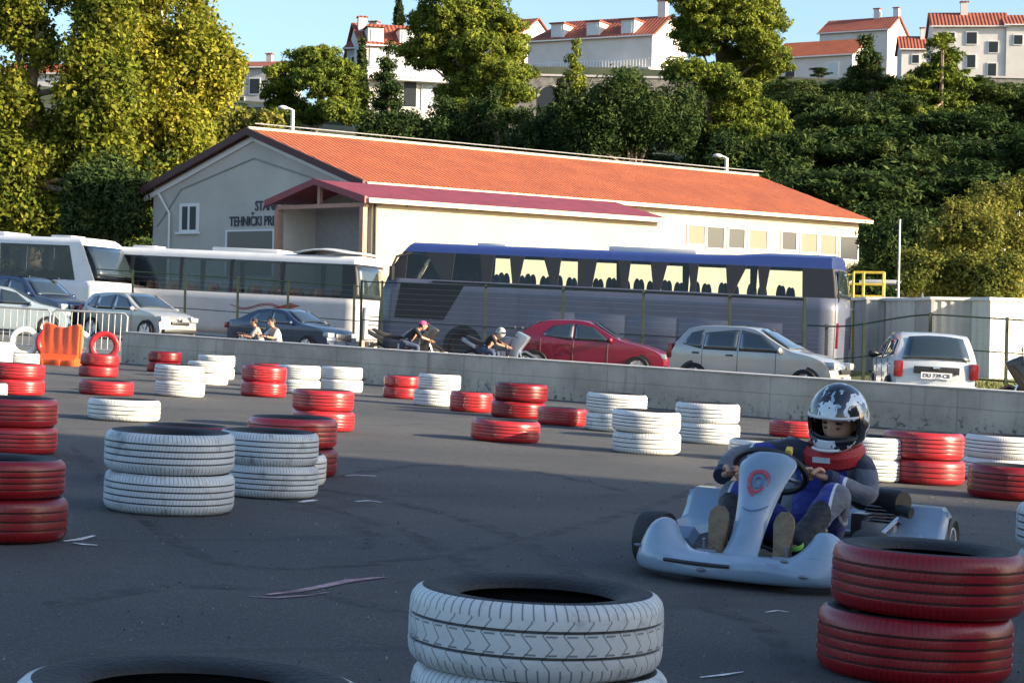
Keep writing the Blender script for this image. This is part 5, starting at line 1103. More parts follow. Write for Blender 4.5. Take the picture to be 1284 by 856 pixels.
WHERE = {0: 'on the wooded slope right of the warehouse', 1: 'on the slope above the long orange roof', 2: 'behind the plane trees at the left'}
for px, D, ty in spots:
    k = rr.randrange(3); o = protos[k] if first[k] else copy_tree(protos[k]); first[k] = False
    p = on(px, D); s = max(.13, min(1.5, (P(px, ty, D).z-p.z)/9.6)); o.location = p; o.rotation_euler = (0, 0, rr.uniform(0, 6.3)); k_ = (1.4 if px > 940 and s > .5 else 1.0)*max(s, .5 if s > .25 else .3); o.scale = (k_, k_*rr.uniform(.85, 1.1), s)
    w = 0 if px > 940 else (1 if px > 235 else 2); tag(o, 'dark pine crowded among others '+WHERE[w], 'tree', 'pines %s' % WHERE[w])
# shrubs at the right
for i, (px, D, bl, n, lb) in enumerate(((1200, 62, rb(1150, 1240, 255, 345, 12, 22, 16, 51, lambda x, y: y > 300-.8*(x-1140)), 20000, 'tall yellowing bush behind the ribbed sheds'),
    (1262, 66, rb(1225, 1310, 238, 360, 13, 24, 20, 52), 24000, 'largest yellow green bush at the right edge, with pale posts in it'), (1168, 60, rb(1140, 1200, 322, 372, 10, 17, 12, 53), 12000, 'low sunlit bush above the left shed'),
    (1235, 59, rb(1205, 1270, 325, 372, 10, 18, 12, 54), 12000, 'low bush with brownish leaves above the middle shed'))):
    tree_px('bush', lb, 'bush', D, px, bl, n, .065, L_bush, M_bark, clump=.26, seed=51+i, r0=.06, r1=.03, depth=1.0, trunk=None)
tree_px('dark_shrub_tree', 'dark shrubs filling the corner between warehouse and sheds', 'tree', 76, 1140, rb(1092, 1180, 285, 372, 14, 22, 18, 55), 18000, .12, L_dark, M_bark, clump=.4, seed=55)

# ------------------------------------------------------------------ unseen building and trees added at the right to shade the foreground
M_off = mat('plain_render', (.4, .38, .35), .9, var=.1)
def offbox(x0, x1, y0, y1, h, label):
    o = bpy.data.objects.new('unseen_shade_building', None); C.objects.link(o); o.location = ((x0+x1)/2, (y0+y1)/2, plane((x0+x1)/2, 0)-.2); tag(o, label, 'building', 'unseen buildings added for shade')
    b = MB(); b.box((0, 0, h/2), (x1-x0, y1-y0, h)); b.build('wall', M_off, o, smooth=0)
    b = MB(); w = (y1-y0)/2+.4; L = (x1-x0)/2+.4; b.add([(-L, -w, h), (L, -w, h), (L, w, h), (-L, w, h), (-L, 0, h+1.6), (L, 0, h+1.6)], [(0, 1, 5, 4), (2, 3, 4, 5), (0, 4, 3), (1, 2, 5), (0, 3, 2, 1)]); b.build('roof', M_tile2, o, smooth=0)
    for k in range(4):
        b = MB(); b.box((-(x1-x0)/2-.03, -(y1-y0)/2+(k+.5)*(y1-y0)/4, h*.5), (.08, 1.2, 1.5)); b.build('window', M_win, o, smooth=0)
offbox(27, 36, -46, 2.2, 14.5, 'unseen plain building added to shade the foreground, outside the picture')
# ------------------------------------------------------------------ skinned bodies
def skin(nodes_, edges, root=0, sub=2, extra=None):
    """nodes_: list of (x,y,z,ra[,rb]); returns (verts, faces) of the evaluated skin"""
    me = bpy.data.meshes.new('skin'); me.from_pydata([n[:3] for n in nodes_], edges, []); o = bpy.data.objects.new('skin', me); C.objects.link(o)
    md = o.modifiers.new('s', 'SKIN'); md.use_smooth_shade = True
    for i, n in enumerate(nodes_):
        o.data.skin_vertices[0].data[i].radius = (n[3], n[4] if len(n) > 4 else n[3]); o.data.skin_vertices[0].data[i].use_root = (i == root)
    if sub: m2 = o.modifiers.new('b', 'SUBSURF'); m2.levels = sub; m2.render_levels = sub
    bpy.context.view_layer.update(); ev = o.evaluated_get(bpy.context.evaluated_depsgraph_get()); m3 = bpy.data.meshes.new_from_object(ev)
    vs = [v.co.copy() for v in m3.vertices]; fs = [tuple(p.vertices) for p in m3.polygons]; bpy.data.objects.remove(o); bpy.data.meshes.remove(m3); return vs, fs
M_skin = mat('skin', (.50, .27, .18), .55, var=.12, scale=12); M_hair = mat('dark_hair', (.03, .02, .015), .7)
def seg_chain(pts): return [(i, i+1) for i in range(len(pts)-1)]
def fingers(b, wrist, palm_dir, across, curl_dir, ln=.175, mi=0, rad=.0085, curl=1.0):
    """palm and five separate fingers; across points to the thumb side"""
    w = Vector(wrist); d = Vector(palm_dir).normalized(); a = Vector(across).normalized(); c = Vector(curl_dir).normalized()
    pv, pf = skin([(*(w), .026, .019), (*(w+d*.04), .036, .018), (*(w+d*.085), .040, .016)], [(0, 1), (1, 2)], 0, 2); b.add(pv, pf, mi)
    for k, L in ((1.5, .078), (.5, .086), (-.5, .080), (-1.5, .062)):
        st = w+d*.075+a*.019*k; p = [st]; dirs = [(.95, .35), (.35, 1.0), (-.35, .9)] if curl > .5 else [(1, .15), (.85, .4), (.6, .6)]
        for (m, q), f in zip(dirs, (.45, .32, .25)): p.append(p[-1]+(d*m+c*q).normalized()*L*f)
        v_, f_ = skin([(*q, rad*(1.05-.08*i)) for i, q in enumerate(p)], seg_chain(p), 0, 2); b.add(v_, f_, mi)
    st = w+d*.02+a*.028; p = [st, st+(a*.7+d*.6+c*.3).normalized()*.035, st+(a*.5+d*1.2+c*.9).normalized()*.062, st+(a*.1+d*1.2+c*1.3).normalized()*.082]
    v_, f_ = skin([(*q, rad*1.2) for q in p], seg_chain(p), 0, 2); b.add(v_, f_, mi)
def head(b, c, fwd, up, s=1.0, mi=0):
    """face: skull, jaw, nose, brow, lips, ears; fwd and up are unit vectors"""
    f = Vector(fwd).normalized(); u_ = Vector(up).normalized(); r_ = f.cross(u_).normalized(); Mh = Matrix.Translation(c) @ Matrix((f, r_, u_)).transposed().to_4x4() @ Matrix.Scale(s, 4)
    def fn(i, j):
        t = math.pi*(i/17)-math.pi/2; w = 2*math.pi*j/22; x = math.cos(t)*math.cos(w); y = math.cos(t)*math.sin(w); z = math.sin(t)
        X = x*.095; Y = y*.076; Z = z*.118
        if z < 0: Y *= 1-.28*(-z); X *= 1-.10*(-z) if x > 0 else 1-.45*(-z)
        if x > .2:
            g = math.exp(-(Y/.014)**2); X += .030*g*math.exp(-((Z+.018)/.020)**2)+.010*g*math.exp(-((Z-.005)/.022)**2)
            X -= .010*math.exp(-((abs(Y)-.032)/.016)**2)*math.exp(-((Z-.012)/.014)**2); X += .006*math.exp(-((Z-.034)/.010)**2)*math.exp(-(Y/.05)**2)
            X += .006*math.exp(-(Y/.022)**2)*math.exp(-((Z+.052)/.010)**2)+.008*math.exp(-(Y/.022)**2)*math.exp(-((Z+.085)/.018)**2)
        return (X, Y, Z)
    b.grid(fn, 18, 22, mi, Mh, cv=True)
    for sg in (-1, 1): b.ball((-.005, sg*.078, .0), (.016, .008, .028), 8, 6, mi, Mh)
    return Mh
def eyes(par, Mh, browm):
    for sg in (-1, 1):
        b = MB(); b.ball((.082, sg*.032, .010), (.008, .011, .004), 10, 8, 0, Mh); e = b.build('eye', mat_eye, par)
        b = MB(); b.ball((.0885, sg*.032, .008), (.004, .006, .0055), 8, 6, 0, Mh); b.build('iris', M_ink, e)
        b = MB(); b.tube([Mh @ Vector((.085, sg*.014, .030)), Mh @ Vector((.090, sg*.032, .036)), Mh @ Vector((.078, sg*.052, .030))], [.004, .007, .003], 6); b.build('eyebrow', browm, par)
    b = MB(); b.tube([Mh @ Vector((.083, -.024, -.052)), Mh @ Vector((.0995, 0, -.050)), Mh @ Vector((.083, .024, -.052))], [.002, .005, .002], 6); b.build('lips', mat('lips', (.34, .12, .10), .5), par)
mat_eye = mat("eye_shaded", (.14, .11, .10), .4)  # eye colour darkened to stand in for shadowed, lowered eyes
# ------------------------------------------------------------------ kart
M_kb = mat('kart_bodywork', (.36, .44, .52), .30, col2=(.44, .52, .60), scale=3, coat=.4, bump=.06, bscale=8)
q = NB(M_kb); ob = q.obj(); mp = q.n.new('ShaderNodeMapping'); mp.inputs['Scale'].default_value = (1, .5, 5); q.l.new(ob, mp.inputs[0])
n1 = q.noise(mp.outputs[0], 16, 6, .75); n2 = q.noise(ob, 3, 4, .6); bc = q.mix(q.step(n2, .3, .7), (.18, .265, .36), (.26, .35, .45))
bc = q.mix(q.v('MULTIPLY', q.v('MULTIPLY', q.step(n1, .58, .66), q.step(n2, .42, .6)), .55), bc, (.10, .11, .13)); q.l.new(bc, q.b.inputs['Base Color'])
M_kscuff = mat('scuffed_black', (.03, .03, .035), .6); M_slick = mat('slick_tyre', (.022, .022, .024), .6, var=.3, scale=10, bump=.2); M_steel = mat('tube_steel', (.35, .36, .38), .35, metal=.8)
M_seatk = mat('kart_seat', (.03, .03, .032), .35, coat=.3); M_eng = mat('engine_alloy', (.35, .35, .36), .4, metal=.7, var=.2)
KY = R(-90-25)          # heading
kp = Vector((1.13, 8.62, plane(1.13, 0))); kart = empty('go_kart', kp, KY); tag(kart, 'white and pale blue racing kart steered by the helmeted driver', 'kart')
def kwheel(x, y, r, w, name='wheel', steer=0):
    wo = bpy.data.objects.new(name, None); C.objects.link(wo); wo.parent = kart; wo.matrix_local = Matrix.Translation((x, y, r)) @ Matrix.Rotation(steer, 4, 'Z') @ Matrix.Rotation(R(-90 if y > 0 else 90), 4, 'X')
    h = w/2; b = MB(); b.lathe([(r-.065, -h*.85), (r-.03, -h), (r-.008, -h*.92), (r, -h*.7), (r, h*.7), (r-.008, h*.92), (r-.03, h), (r-.065, h*.85), (r-.07, 0)], 40, closed=True); b.build('tyre', M_slick, wo)
    b = MB(); b.lathe([(r-.066, h*.86), (r-.072, h*.88), (r-.078, h*.5), (.035, h*.35), (.03, h*.55), (.001, h*.55)], 28); b.lathe([(r-.066, -h*.86), (r-.078, -h*.5), (r-.078, h*.5)], 28); b.build('rim', M_alloy, wo)
    b = MB(); b.lathe([(r-.064, h*.88), (r-.068, h*.93), (r-.074, h*.88)], 28, closed=True); b.build('rim_ring', M_frame, wo)
for y in (-.50, .50): kwheel(0, y, .132, .13, steer=R(-6))
for y in (-.56, .56): kwheel(-1.04, y, .142, .19)
# front bumper fairing
def nose_pt(t):       # plan curve, t -1..1
    a = abs(t); y = .49*math.sin(t*math.pi/2*.98); x = .475*(math.cos(t*math.pi/2*.94))**.42
    return x, y
b = MB(); nu = 45
def nz(i, j):
    t = -1+2*i/(nu-1); x, y = nose_pt(t); x2, y2 = nose_pt(max(-1, t-.02)); x3, y3 = nose_pt(min(1, t+.02)); tx, ty = x3-x2, y3-y2; L = math.hypot(tx, ty) or 1; nx, ny = ty/L, -tx/L
    a = abs(t); zt = .135+.125*sm((a-.30)/.45)-.05*sm((a-.9)/.1); dp = .20-.06*a
    prof = [(-dp+.03, .035), (-.02, .028), (0, .045), (.012, .075), (.004, .11), (-.03, zt*.80), (-.07, zt*.95), (-.11, zt), (-dp, zt-.012), (-dp-.01, zt-.05)]
    o_, z = prof[j]; return (x+nx*o_-.02, y+ny*o_, z+.012*math.sin(t*9)*(j in (3, 4)))
b.grid(nz, nu, 10); nose = b.build('front_bumper', M_kb, kart, smooth=50, solid=.008, sub=1)
b = MB(); pts = []
for i in range(9):
    t = -.42+i*.055; x, y = nose_pt(t); pts.append((x-.003, y, .095))
b.tube(pts, .009, 6); b.build('bumper_slot', M_kscuff, kart)
b = MB(); b.tube([(nose_pt(t)[0]-.09, nose_pt(t)[1]*.93, .035) for t in lin(-.95, .95, 20)], .013, 8); b.build('skid_edge', M_kscuff, kart)
for t, z in ((-.83, .13), (.35, .14), (.48, .08), (-.15, .07)):
    x, y = nose_pt(t); b = MB(); b.ball((x-.002, y, z), (.012, .022, .008), 8, 6); b.build('scrape', mat('scrape_dark', (.16, .17, .2), .6), kart)
# steering fairing panel
b = MB(); ctr = [(.36, .11), (.28, .16), (.20, .25), (.12, .36), (.05, .46), (-.01, .535), (-.06, .565)]; hw_ = [.085, .068, .070, .085, .115, .135, .11]
def fp(i, j):
    x, z = ctr[i]; w = hw_[i]; f = j/10*2-1; y = w*f; return (x-.055*abs(f)**2.2, y, z-.03*abs(f)**3*(i > 4))
b.grid(fp, 7, 11); b.build('steering_fairing', M_kb, kart, smooth=60, solid=.012, sub=2)
# logo ring on the fairing
def fs(i, f):
    i = max(0, min(5.999, i)); k = int(i); t = i-k; x = ctr[k][0]*(1-t)+ctr[k+1][0]*t; z = ctr[k][1]*(1-t)+ctr[k+1][1]*t; w = hw_[k]*(1-t)+hw_[k+1]*t; return Vector((x-.055*abs(f)**2.2+.013, w*f, z+.008))
def arcb(a0, a1, r0_, r1_, m, nm, cy=0.0, ci=3.75):
    b = MB(); n = 18
    b.grid(lambda i, j: fs(ci+math.sin(a0+(a1-a0)*i/(n-1))*(r0_ if j else r1_)/.112, cy+math.cos(a0+(a1-a0)*i/(n-1))*(r0_ if j else r1_)/.14), n, 2); return b.build(nm, m, kart, smooth=0, solid=.002)
M_lred = mat('logo_red', (.55, .04, .06), .4); M_lblue = mat('logo_blue', (.10, .18, .30), .4)
arcb(R(20), R(330), .045, .055, M_lred, 'logo_ring'); arcb(R(-15), R(195), .060, .066, M_lred, 'logo_arc'); arcb(0, R(360), .020, .034, M_lblue, 'logo_centre'); arcb(R(200), R(260), .062, .072, M_lred, 'logo_tail')
b = MB(); b.tube([fs(2.55+.3*abs(t)**2, t) for t in lin(-.55, .8, 12)], .003, 5); b.build('logo_line', M_lblue, kart)
# chassis, floor, pedals, column, steering wheel
b = MB()
for s in (-1, 1): b.tube([(.30, s*.18, .05), (0, s*.30, .05), (-.3, s*.33, .05), (-1.04, s*.30, .06), (-1.15, s*.30, .07)], .016, 8)
for x, w in ((.28, .2), (-.35, .33), (-.9, .3)): b.tube([(x, -w, .05), (x, w, .05)], .014, 8)
b.tube([(0, -.46, .13), (0, -.3, .09), (0, .3, .09), (0, .46, .13)], .013, 8); b.tube([(-1.04, -.5, .142), (-1.04, .5, .142)], .02, 10)
b.build('chassis', M_steel, kart)
b = MB(); b.box((.0, 0, .035), (.62, .46, .008)); b.build('floor_tray', M_blk, kart)
for s in (-1, 1):
    b = MB(); b.tube([(.20, s*.19, .05), (.22, s*.19, .18)], .008, 6); b.tube([(.215, s*.13, .125), (.215, s*.22, .125)], .008, 6); b.build('pedal', M_steel, kart)
b = MB(); b.tube([(.2, 0, .1), (-.24, -.03, .42)], .011, 8); b.build('steering_column', M_steel, kart)
swc = Vector((-.25, -.045, .47)); swn = Vector((-.62, 0, .78)).normalized(); Msw = Matrix.Translation(swc) @ swn.to_track_quat('Z', 'Y').to_matrix().to_4x4()
b = MB(); b.lathe([(.165+.015*math.cos(a), .015*math.sin(a)) for a in lin(0, 2*math.pi, 9)[:-1]], 40, M=Msw, closed=True); sw = b.build('steering_wheel', M_blk, kart)
b = MB()
for a in (R(90), R(210), R(330)): b.tube([Msw @ Vector((0, 0, -.01)), Msw @ Vector((.155*math.cos(a), .155*math.sin(a), 0))], .012, 6)
b.build('spokes', M_steel, sw)
# seat
b = MB()
def sf(i, j):
    t = i/11; f = j/10*2-1; path = [(-.34, .10), (-.42, .075), (-.52, .06), (-.62, .065), (-.72, .10), (-.80, .18), (-.84, .28), (-.87, .38), (-.89, .46), (-.90, .52), (-.905, .55), (-.905, .57)]
    x, z = path[i]; w = .19-.02*(i > 7)*(i-7)/4; side = abs(f)**3; return (x+side*.08*(i > 5), w*f*1.05, z+side*(.13 if i < 7 else .03))
b.grid(sf, 12, 11); b.build('seat', M_seatk, kart, smooth=60, solid=.012)
# side pods
def pod(s, nm='side_pod'):
    b = MB(); st = [(-.18, .38, .56, .05, .13), (-.24, .37, .60, .045, .18), (-.5, .36, .61, .045, .185), (-.72, .36, .60, .045, .20), (-.80, .38, .58, .05, .18)]
    def fn(i, j):
        x, y0, y1, z0, z1 = st[i]; q = [(y0, z0), (y1-.03, z0), (y1, z0+.04), (y1, z1-.04), (y1-.04, z1), (y0+.03, z1), (y0, z1-.03)][j]; return (x, s*q[0], q[1])
    b.grid(fn, 5, 7, cv=True)
    for i in (0, 4): b.add([fn(i, j) for j in range(7)], [tuple(range(7))])
    return b.build(nm, M_kb, kart, smooth=50, bevel=.012)
pod(-1); pod(1)
# raised pods guarding the rear wheels
for s in (-1, 1):
    b = MB(); y0, y1 = s*.40, s*.66
    b.hexa([(-.83, y0, .10), (-.83, y1, .06), (-1.24, y1, .06), (-1.24, y0, .10)][::s], [(-.86, y0, .20), (-.87, y1, .17), (-1.20, y1, .30), (-1.20, y0, .32)][::s]) if False else None
b = MB(); 
def rbf(i, j):
    y = -.44+.88*i/16; a = abs(y)/.70; q = [(-1.22, .08), (-1.30, .10), (-1.32, .16), (-1.30, .22+.05*sm((a-.5)/.3)), (-1.25, .25+.06*sm((a-.5)/.3)), (-1.21, .20)][j]; return (q[0]+.10*sm((a-.8)/.2), y, q[1])
b.grid(rbf, 17, 6, cv=True); b.build('rear_bumper', M_kb, kart, smooth=50)
for s in (1, -1):
    st = [(-.76, .02, .14), (-.83, .12, .20), (-.86, .16, .30), (-.93, .20, .315)]
    b = MB(); ys = [.36, .40, .52, .62, .655]
    b.grid(lambda i, j: ([-.66, -.78, -.845, -.87, -.94][i], s*(ys[j]), [.17, .185, .26, .315, .318][i]*(1 if 0 < j < 4 else .86)), 5, 5); b.grid(lambda i, j: (-.845-.03*j/3+.0*i, s*ys[i], .07+.235*j/3), 5, 4)
    b.build('wheel_guard', M_kb, kart, smooth=45, solid=.012)
# engine and exhaust on the left side of the seat
b = MB(); b.box((-.80, .36, .16), (.22, .16, .16))
for i in range(5): b.box((-.80, .36, .25+i*.016), (.16, .15, .006))
b.build('engine', M_eng, kart, bevel=.004)
b = MB(); Mx_ = Matrix.Translation((-.74, .36, .335)) @ Matrix.Rotation(R(90), 4, 'Y') @ Matrix.Rotation(R(0), 4, 'X'); b.lathe([(.001, -.15), (.055, -.15), (.062, -.13), (.062, .13), (.055, .15), (.001, .15)], 20, M=Matrix.Translation((-.80, .34, .34)) @ Matrix.Rotation(KY*0+R(60), 4, 'Z') @ Matrix.Rotation(R(90), 4, 'Y')); b.build('exhaust_silencer', M_blk, kart)
b = MB(); b.tube([(-.70, .45, .31), (-.68, .52, .30)], .028, 10); b.build('exhaust_tip', M_blk, kart)
b = MB(); b.tube([(-.62, .40, .2), (-.66, .46, .27), (-.74, .46, .25), (-.8, .42, .2)], .012, 6); b.tube([(-.9, .40, .2), (-.95, .44, .26), (-.98, .40, .18)], .010, 6); b.build('hoses', M_chr, kart)
b = MB(); b.box((-.93, .25, .2), (.12, .14, .12)); b.build('chain_guard', M_eng, kart, bevel=.01)

# ------------------------------------------------------------------ driver
dr_ = empty('person', kp+TILT @ (Matrix.Rotation(KY, 3, 'Z') @ Vector((-.62, .03, .1))), KY)
tag(dr_, 'kart driver in grey and blue overalls, black and white helmet and red collar', 'person'); OF = Vector((-.62, .03, .1))
def LP(*p): return Vector(p)-OF
J = dict(pel=(-.64, .03, .19), wst=(-.71, .06, .32), cst=(-.70, .10, .46), nck=(-.665, .14, .575), hd=(-.615, .165, .70),
         sl=(-.67, .28, .525), el=(-.54, .36, .36), wl=(-.365, .20, .45), sr=(-.63, -.07, .55), er=(-.42, -.29, .51), wr=(-.27, -.285, .43),
         hl=(-.60, .13, .17), kl=(-.27, .27, .40), al=(.02, .16, .15), hr=(-.60, -.08, .17), kr=(-.24, -.22, .37), ar=(.03, -.15, .14))
j = {k: LP(*v_) for k, v_ in J.items()}
def bodyskin(g):      # g adds cloth thickness
    N = []; E_ = []; idx = {}
    def a(k, p, ra, rb_=None): idx[k] = len(N); N.append((*p, ra+g, (rb_ or ra)+g)); return idx[k]
    a('pel', j['pel'], .135, .12); a('wst', j['wst'], .13, .115); a('cst', j['cst'], .135, .105); a('nb', j['cst']*.3+j['nck']*.7, .085, .08); a('nck', j['nck'], .055)
    E_.extend([(0, 1), (1, 2), (2, 3), (3, 4)])
    for s, sh in (('l', 'cst'), ('r', 'cst')):
        a('s'+s, j['s'+s], .058); a('e'+s, j['e'+s], .047); a('w'+s, j['w'+s], .031)
        E_.extend([(idx[sh], idx['s'+s]), (idx['s'+s], idx['e'+s]), (idx['e'+s], idx['w'+s])])
        a('h'+s, j['h'+s], .095); a('k'+s, j['k'+s], .066); a('m'+s, (j['k'+s]+j['a'+s])/2+Vector((-.02, 0, .0)), .052); a('a'+s, j['a'+s], .040)
        E_.extend([(0, idx['h'+s]), (idx['h'+s], idx['k'+s]), (idx['k'+s], idx['m'+s]), (idx['m'+s], idx['a'+s])])
    return skin(N, E_, 0, 2)
b = MB(); v_, f_ = bodyskin(-.012); b.add(v_, f_)
hf = Vector((.90, -.12, -.28)).normalized(); hu = Vector((.28, 0, .92)); hr_ = hf.cross(hu).normalized(); hu = hr_.cross(hf).normalized()
b.tube([j['nck'], j['hd']-hu*.06], [.055, .052], 12); Mh = head(b, j['hd']-hu*.005, hf, hu)
fw = (swc-OF)
fingers(b, j['wl'], (.45, -.9, .25), (.5, .1, .8), (.75, .0, -.45), rad=.0095); fingers(b, j['wr'], (.35, .85, .3), (.5, -.1, .8), (.75, .0, -.45), rad=.0095)
b.build('person_body', M_skin, dr_, smooth=60); eyes(dr_, Mh, M_hair)
def suit():
    m = bpy.data.materials.new('racing_overalls'); q = NB(m); ob = q.obj(); x, y, z = q.xyz(ob)
    n1 = q.noise(ob, 14, 5, .6); col = q.mix(q.step(n1, .3, .7), (.095, .105, .13), (.115, .125, .155))
    # blue panels on the inside of the legs and across the chest, dark navy yoke
    yc = q.v('ABSOLUTE', q.v('SUBTRACT', y, .0)); leg = q.v('GREATER_THAN', x, .10)
    blue = (.014, .026, .24)
    inner = q.v('MULTIPLY', leg, q.v('LESS_THAN', yc, .235)); col = q.mix(inner, col, blue)
    rim_ = q.v('MULTIPLY', leg, q.v('LESS_THAN', q.v('ABSOLUTE', q.v('SUBTRACT', yc, .240)), .006)); col = q.mix(rim_, col, (.55, .57, .62))
    ch = q.v('MULTIPLY', q.v('SUBTRACT', 1.0, leg), q.v('MULTIPLY', q.v('GREATER_THAN', z, .12), q.v('LESS_THAN', z, .38))); cx = q.v('MULTIPLY', ch, q.v('LESS_THAN', q.v('ABSOLUTE', q.v('SUBTRACT', y, .06)), .13)); col = q.mix(cx, col, blue)
    low = q.v('GREATER_THAN', x, .47); col = q.mix(low, col, (.012, .014, .022))
    yoke = q.v('MULTIPLY', q.v('SUBTRACT', 1.0, leg), q.v('GREATER_THAN', z, .395)); col = q.mix(yoke, col, (.018, .022, .045))
    q.l.new(col, q.b.inputs['Base Color']); q.b.inputs['Roughness'].default_value = .75; q.b.inputs['Sheen Weight'].default_value = .2
    mp = q.n.new('ShaderNodeMapping'); mp.inputs['Scale'].default_value = (1, 1.4, 2.2); q.l.new(ob, mp.inputs[0]); f = q.noise(mp.outputs[0], 7, 2, .5); q.bump(f, .6, .05); return m
b = MB(); v_, f_ = bodyskin(.010); b.add(v_, f_); su = b.build('racing_overalls', suit(), dr_, smooth=80)
tx = bpy.data.textures.new('folds', 'CLOUDS'); tx.noise_scale = .07; md = su.modifiers.new('d', 'DISPLACE'); md.texture = tx; md.strength = .016; md.mid_level = .5
M_pipe = mat('white_piping', (.6, .62, .66), .6)
for s, sg in (('l', 1), ('r', -1)):
    b = MB(); k0 = j['h'+s]+Vector((.05, sg*.02, .105)); k1 = j['k'+s]+Vector((-.01, sg*.045, .062)); pass
# cuffs
for s in 'lr':
    d = (j['w'+s]-j['e'+s]).normalized(); b = MB(); b.tube([j['w'+s]-d*.03, j['w'+s]+d*.012], [.046, .043], 14); b.build('cuff', mat('cuff_navy', (.02, .03, .07), .8), su)
# shoes: soles towards the camera
M_sole = mat('shoe_sole', (.20, .145, .085), .7, var=.25, scale=20, bump=.4, bscale=60); M_shoe = mat('shoe_upper', (.035, .033, .032), .7)
for s, yy in (('l', .155), ('r', -.145)):
    so_ = LP(.185, yy, .20); up = Vector((-.28 if s == 'l' else -.22, 0, 1)).normalized(); fd = Vector((1, 0, .26)).normalized(); sd2 = up.cross(fd).normalized()
    Ms = Matrix.Translation(so_) @ Matrix((fd, sd2, up)).transposed().to_4x4()
    b = MB(); outl = [(-.125, .030), (-.10, .038), (-.04, .034), (.02, .042), (.07, .048), (.105, .040), (.13, .018)]
    loop = [(w, z) for z, w in outl]+[(-w, z) for z, w in reversed(outl)]
    def ring(xo, k): return [(xo, w*k, z*k) for w, z in loop]
    n = len(loop); R1, R2 = ring(.0, 1), ring(-.022, 1.0); b.add(R1+R2, [tuple(range(n)), tuple(range(2*n-1, n-1, -1))]+[(i, (i+1) % n, n+(i+1) % n, n+i) for i in range(n)], M=Ms); shs = b.build('sole', M_sole, dr_, bevel=.004)
    b = MB(); v_, f_ = skin([(-.055, 0, .105, .028, .022), (-.055, 0, .05, .040, .030), (-.060, 0, -.02, .036, .036), (-.065, 0, -.085, .036, .040), (-.14, 0, -.07, .040, .042)], [(0, 1), (1, 2), (2, 3), (3, 4)], 2, 2)
    b.add(v_, f_, M=Ms); b.build('shoe', M_shoe, dr_)
    b = MB(); b.tube([Ms @ Vector((-.085, .0, -.02+dz)) + sd2*q for dz, q in ((0, .052), (.012, .02), (.012, -.02), (0, -.052))], .009, 6) if False else b.lathe([(.046, -.012), (.049, 0), (.046, .012)], 20, M=Matrix.Translation(j['a'+s]+Vector((-.0, 0, .02))) @ Euler((0, R(20), 0)).to_matrix().to_4x4())
    b.build('ankle_strap', mat('lime_strap', (.25, .6, .12), .5), dr_) if s == 'l' else None
# helmet
M_hel = bpy.data.materials.new('helmet_shell'); q = NB(M_hel); ob = q.obj(); x, y, z = q.xyz(ob)
mp = q.n.new('ShaderNodeMapping'); mp.inputs['Scale'].default_value = (6, 9, 5); mp.inputs['Rotation'].default_value = (.5, .3, .2); mp.inputs['Location'].default_value = (1.7, 3.1, 0); q.l.new(ob, mp.inputs[0])
vo = q.noise(mp.outputs[0], 1.15, 3, .75)
topb = q.v('MULTIPLY', q.v('LESS_THAN', q.v('ABSOLUTE', q.v('SUBTRACT', q.v('ABSOLUTE', y), q.v('MULTIPLY', vo, .14))), .020), q.v('GREATER_THAN', z, .062))
sh = q.v('MAXIMUM', q.v('MULTIPLY', q.v('GREATER_THAN', q.v('SUBTRACT', vo, q.v('MULTIPLY', x, .25)), .485), 1), topb)
col = q.mix(sh, (.66, .72, .76), (.012, .012, .016)); rd = q.v('MULTIPLY', q.v('GREATER_THAN', q.noise(mp.outputs[0], 3.2, 2, .5), .66), q.v('GREATER_THAN', z, .03)); col = q.mix(rd, col, (.32, .45, .55))
q.l.new(col, q.b.inputs['Base Color']); q.b.inputs['Roughness'].default_value = .14; q.b.inputs['Coat Weight'].default_value = .9
Mhel = Matrix.Translation(j['hd']+hu*.012-hf*.0) @ Matrix((hf, hu.cross(hf), hu)).transposed().to_4x4()
he_o = bpy.data.objects.new('helmet', None); C.objects.link(he_o); he_o.parent = dr_; he_o.matrix_local = Mhel
b = MB(); nu_, nv_ = 44, 32; vs = []; fs_ = []
def hsh(i, k, s_=1.0):
    w = 2*math.pi*i/nu_-math.pi; t = -1.12+(1.5708+1.12)*k/(nv_-1); x = .150*math.cos(t)*math.cos(w); y = .136*math.cos(t)*math.sin(w); z = .165*math.sin(t)
    if z < -.02 and x > 0: x += .045*min(1, (-z-.02)/.08)*max(0, math.cos(w))**1.2
    if z < -.09: x *= .98; z = -.09+(z+.09)*.75
    return (x*s_, y*s_, z*s_+.01)
for i in range(nu_):
    for k in range(nv_): vs.append(hsh(i, k))
def inport(i, k):
    w = abs(2*math.pi*(i+.5)/nu_-math.pi); t = -1.12+(1.5708+1.12)*(k+.5)/(nv_-1); z = .165*math.sin(t)+.01; return w < 1.12 and -.044 < z < .056-.012*w
for i in range(nu_):
    for k in range(nv_-1):
        if not inport(i, k): fs_.append((i*nv_+k, ((i+1) % nu_)*nv_+k, ((i+1) % nu_)*nv_+k+1, i*nv_+k+1))
b.add(vs, fs_); b.build('helmet_shell', M_hel, he_o, smooth=60, solid=.018, sub=1)
b = MB(); b.tube([Vector(hsh(nu_/2+nu_/(2*math.pi)*a, 0, 1.0)).xyz*0+Vector(((.150*math.cos(.30))*math.cos(a)*1.03, (.136*math.cos(.3))*math.sin(a)*1.03, .064-.012*abs(a))) for a in lin(-1.15, 1.15, 17)], .009, 8); b.build('visor_brow', M_frame, he_o)
b = MB(); b.tube([Vector((.150*math.cos(.36)*math.cos(a)*1.0+.045*.45*math.cos(a), .136*math.cos(.36)*math.sin(a)*1.02, -.050)) for a in lin(-1.1, 1.1, 17)], .010, 8); b.build('lower_port_trim', M_blk, he_o)
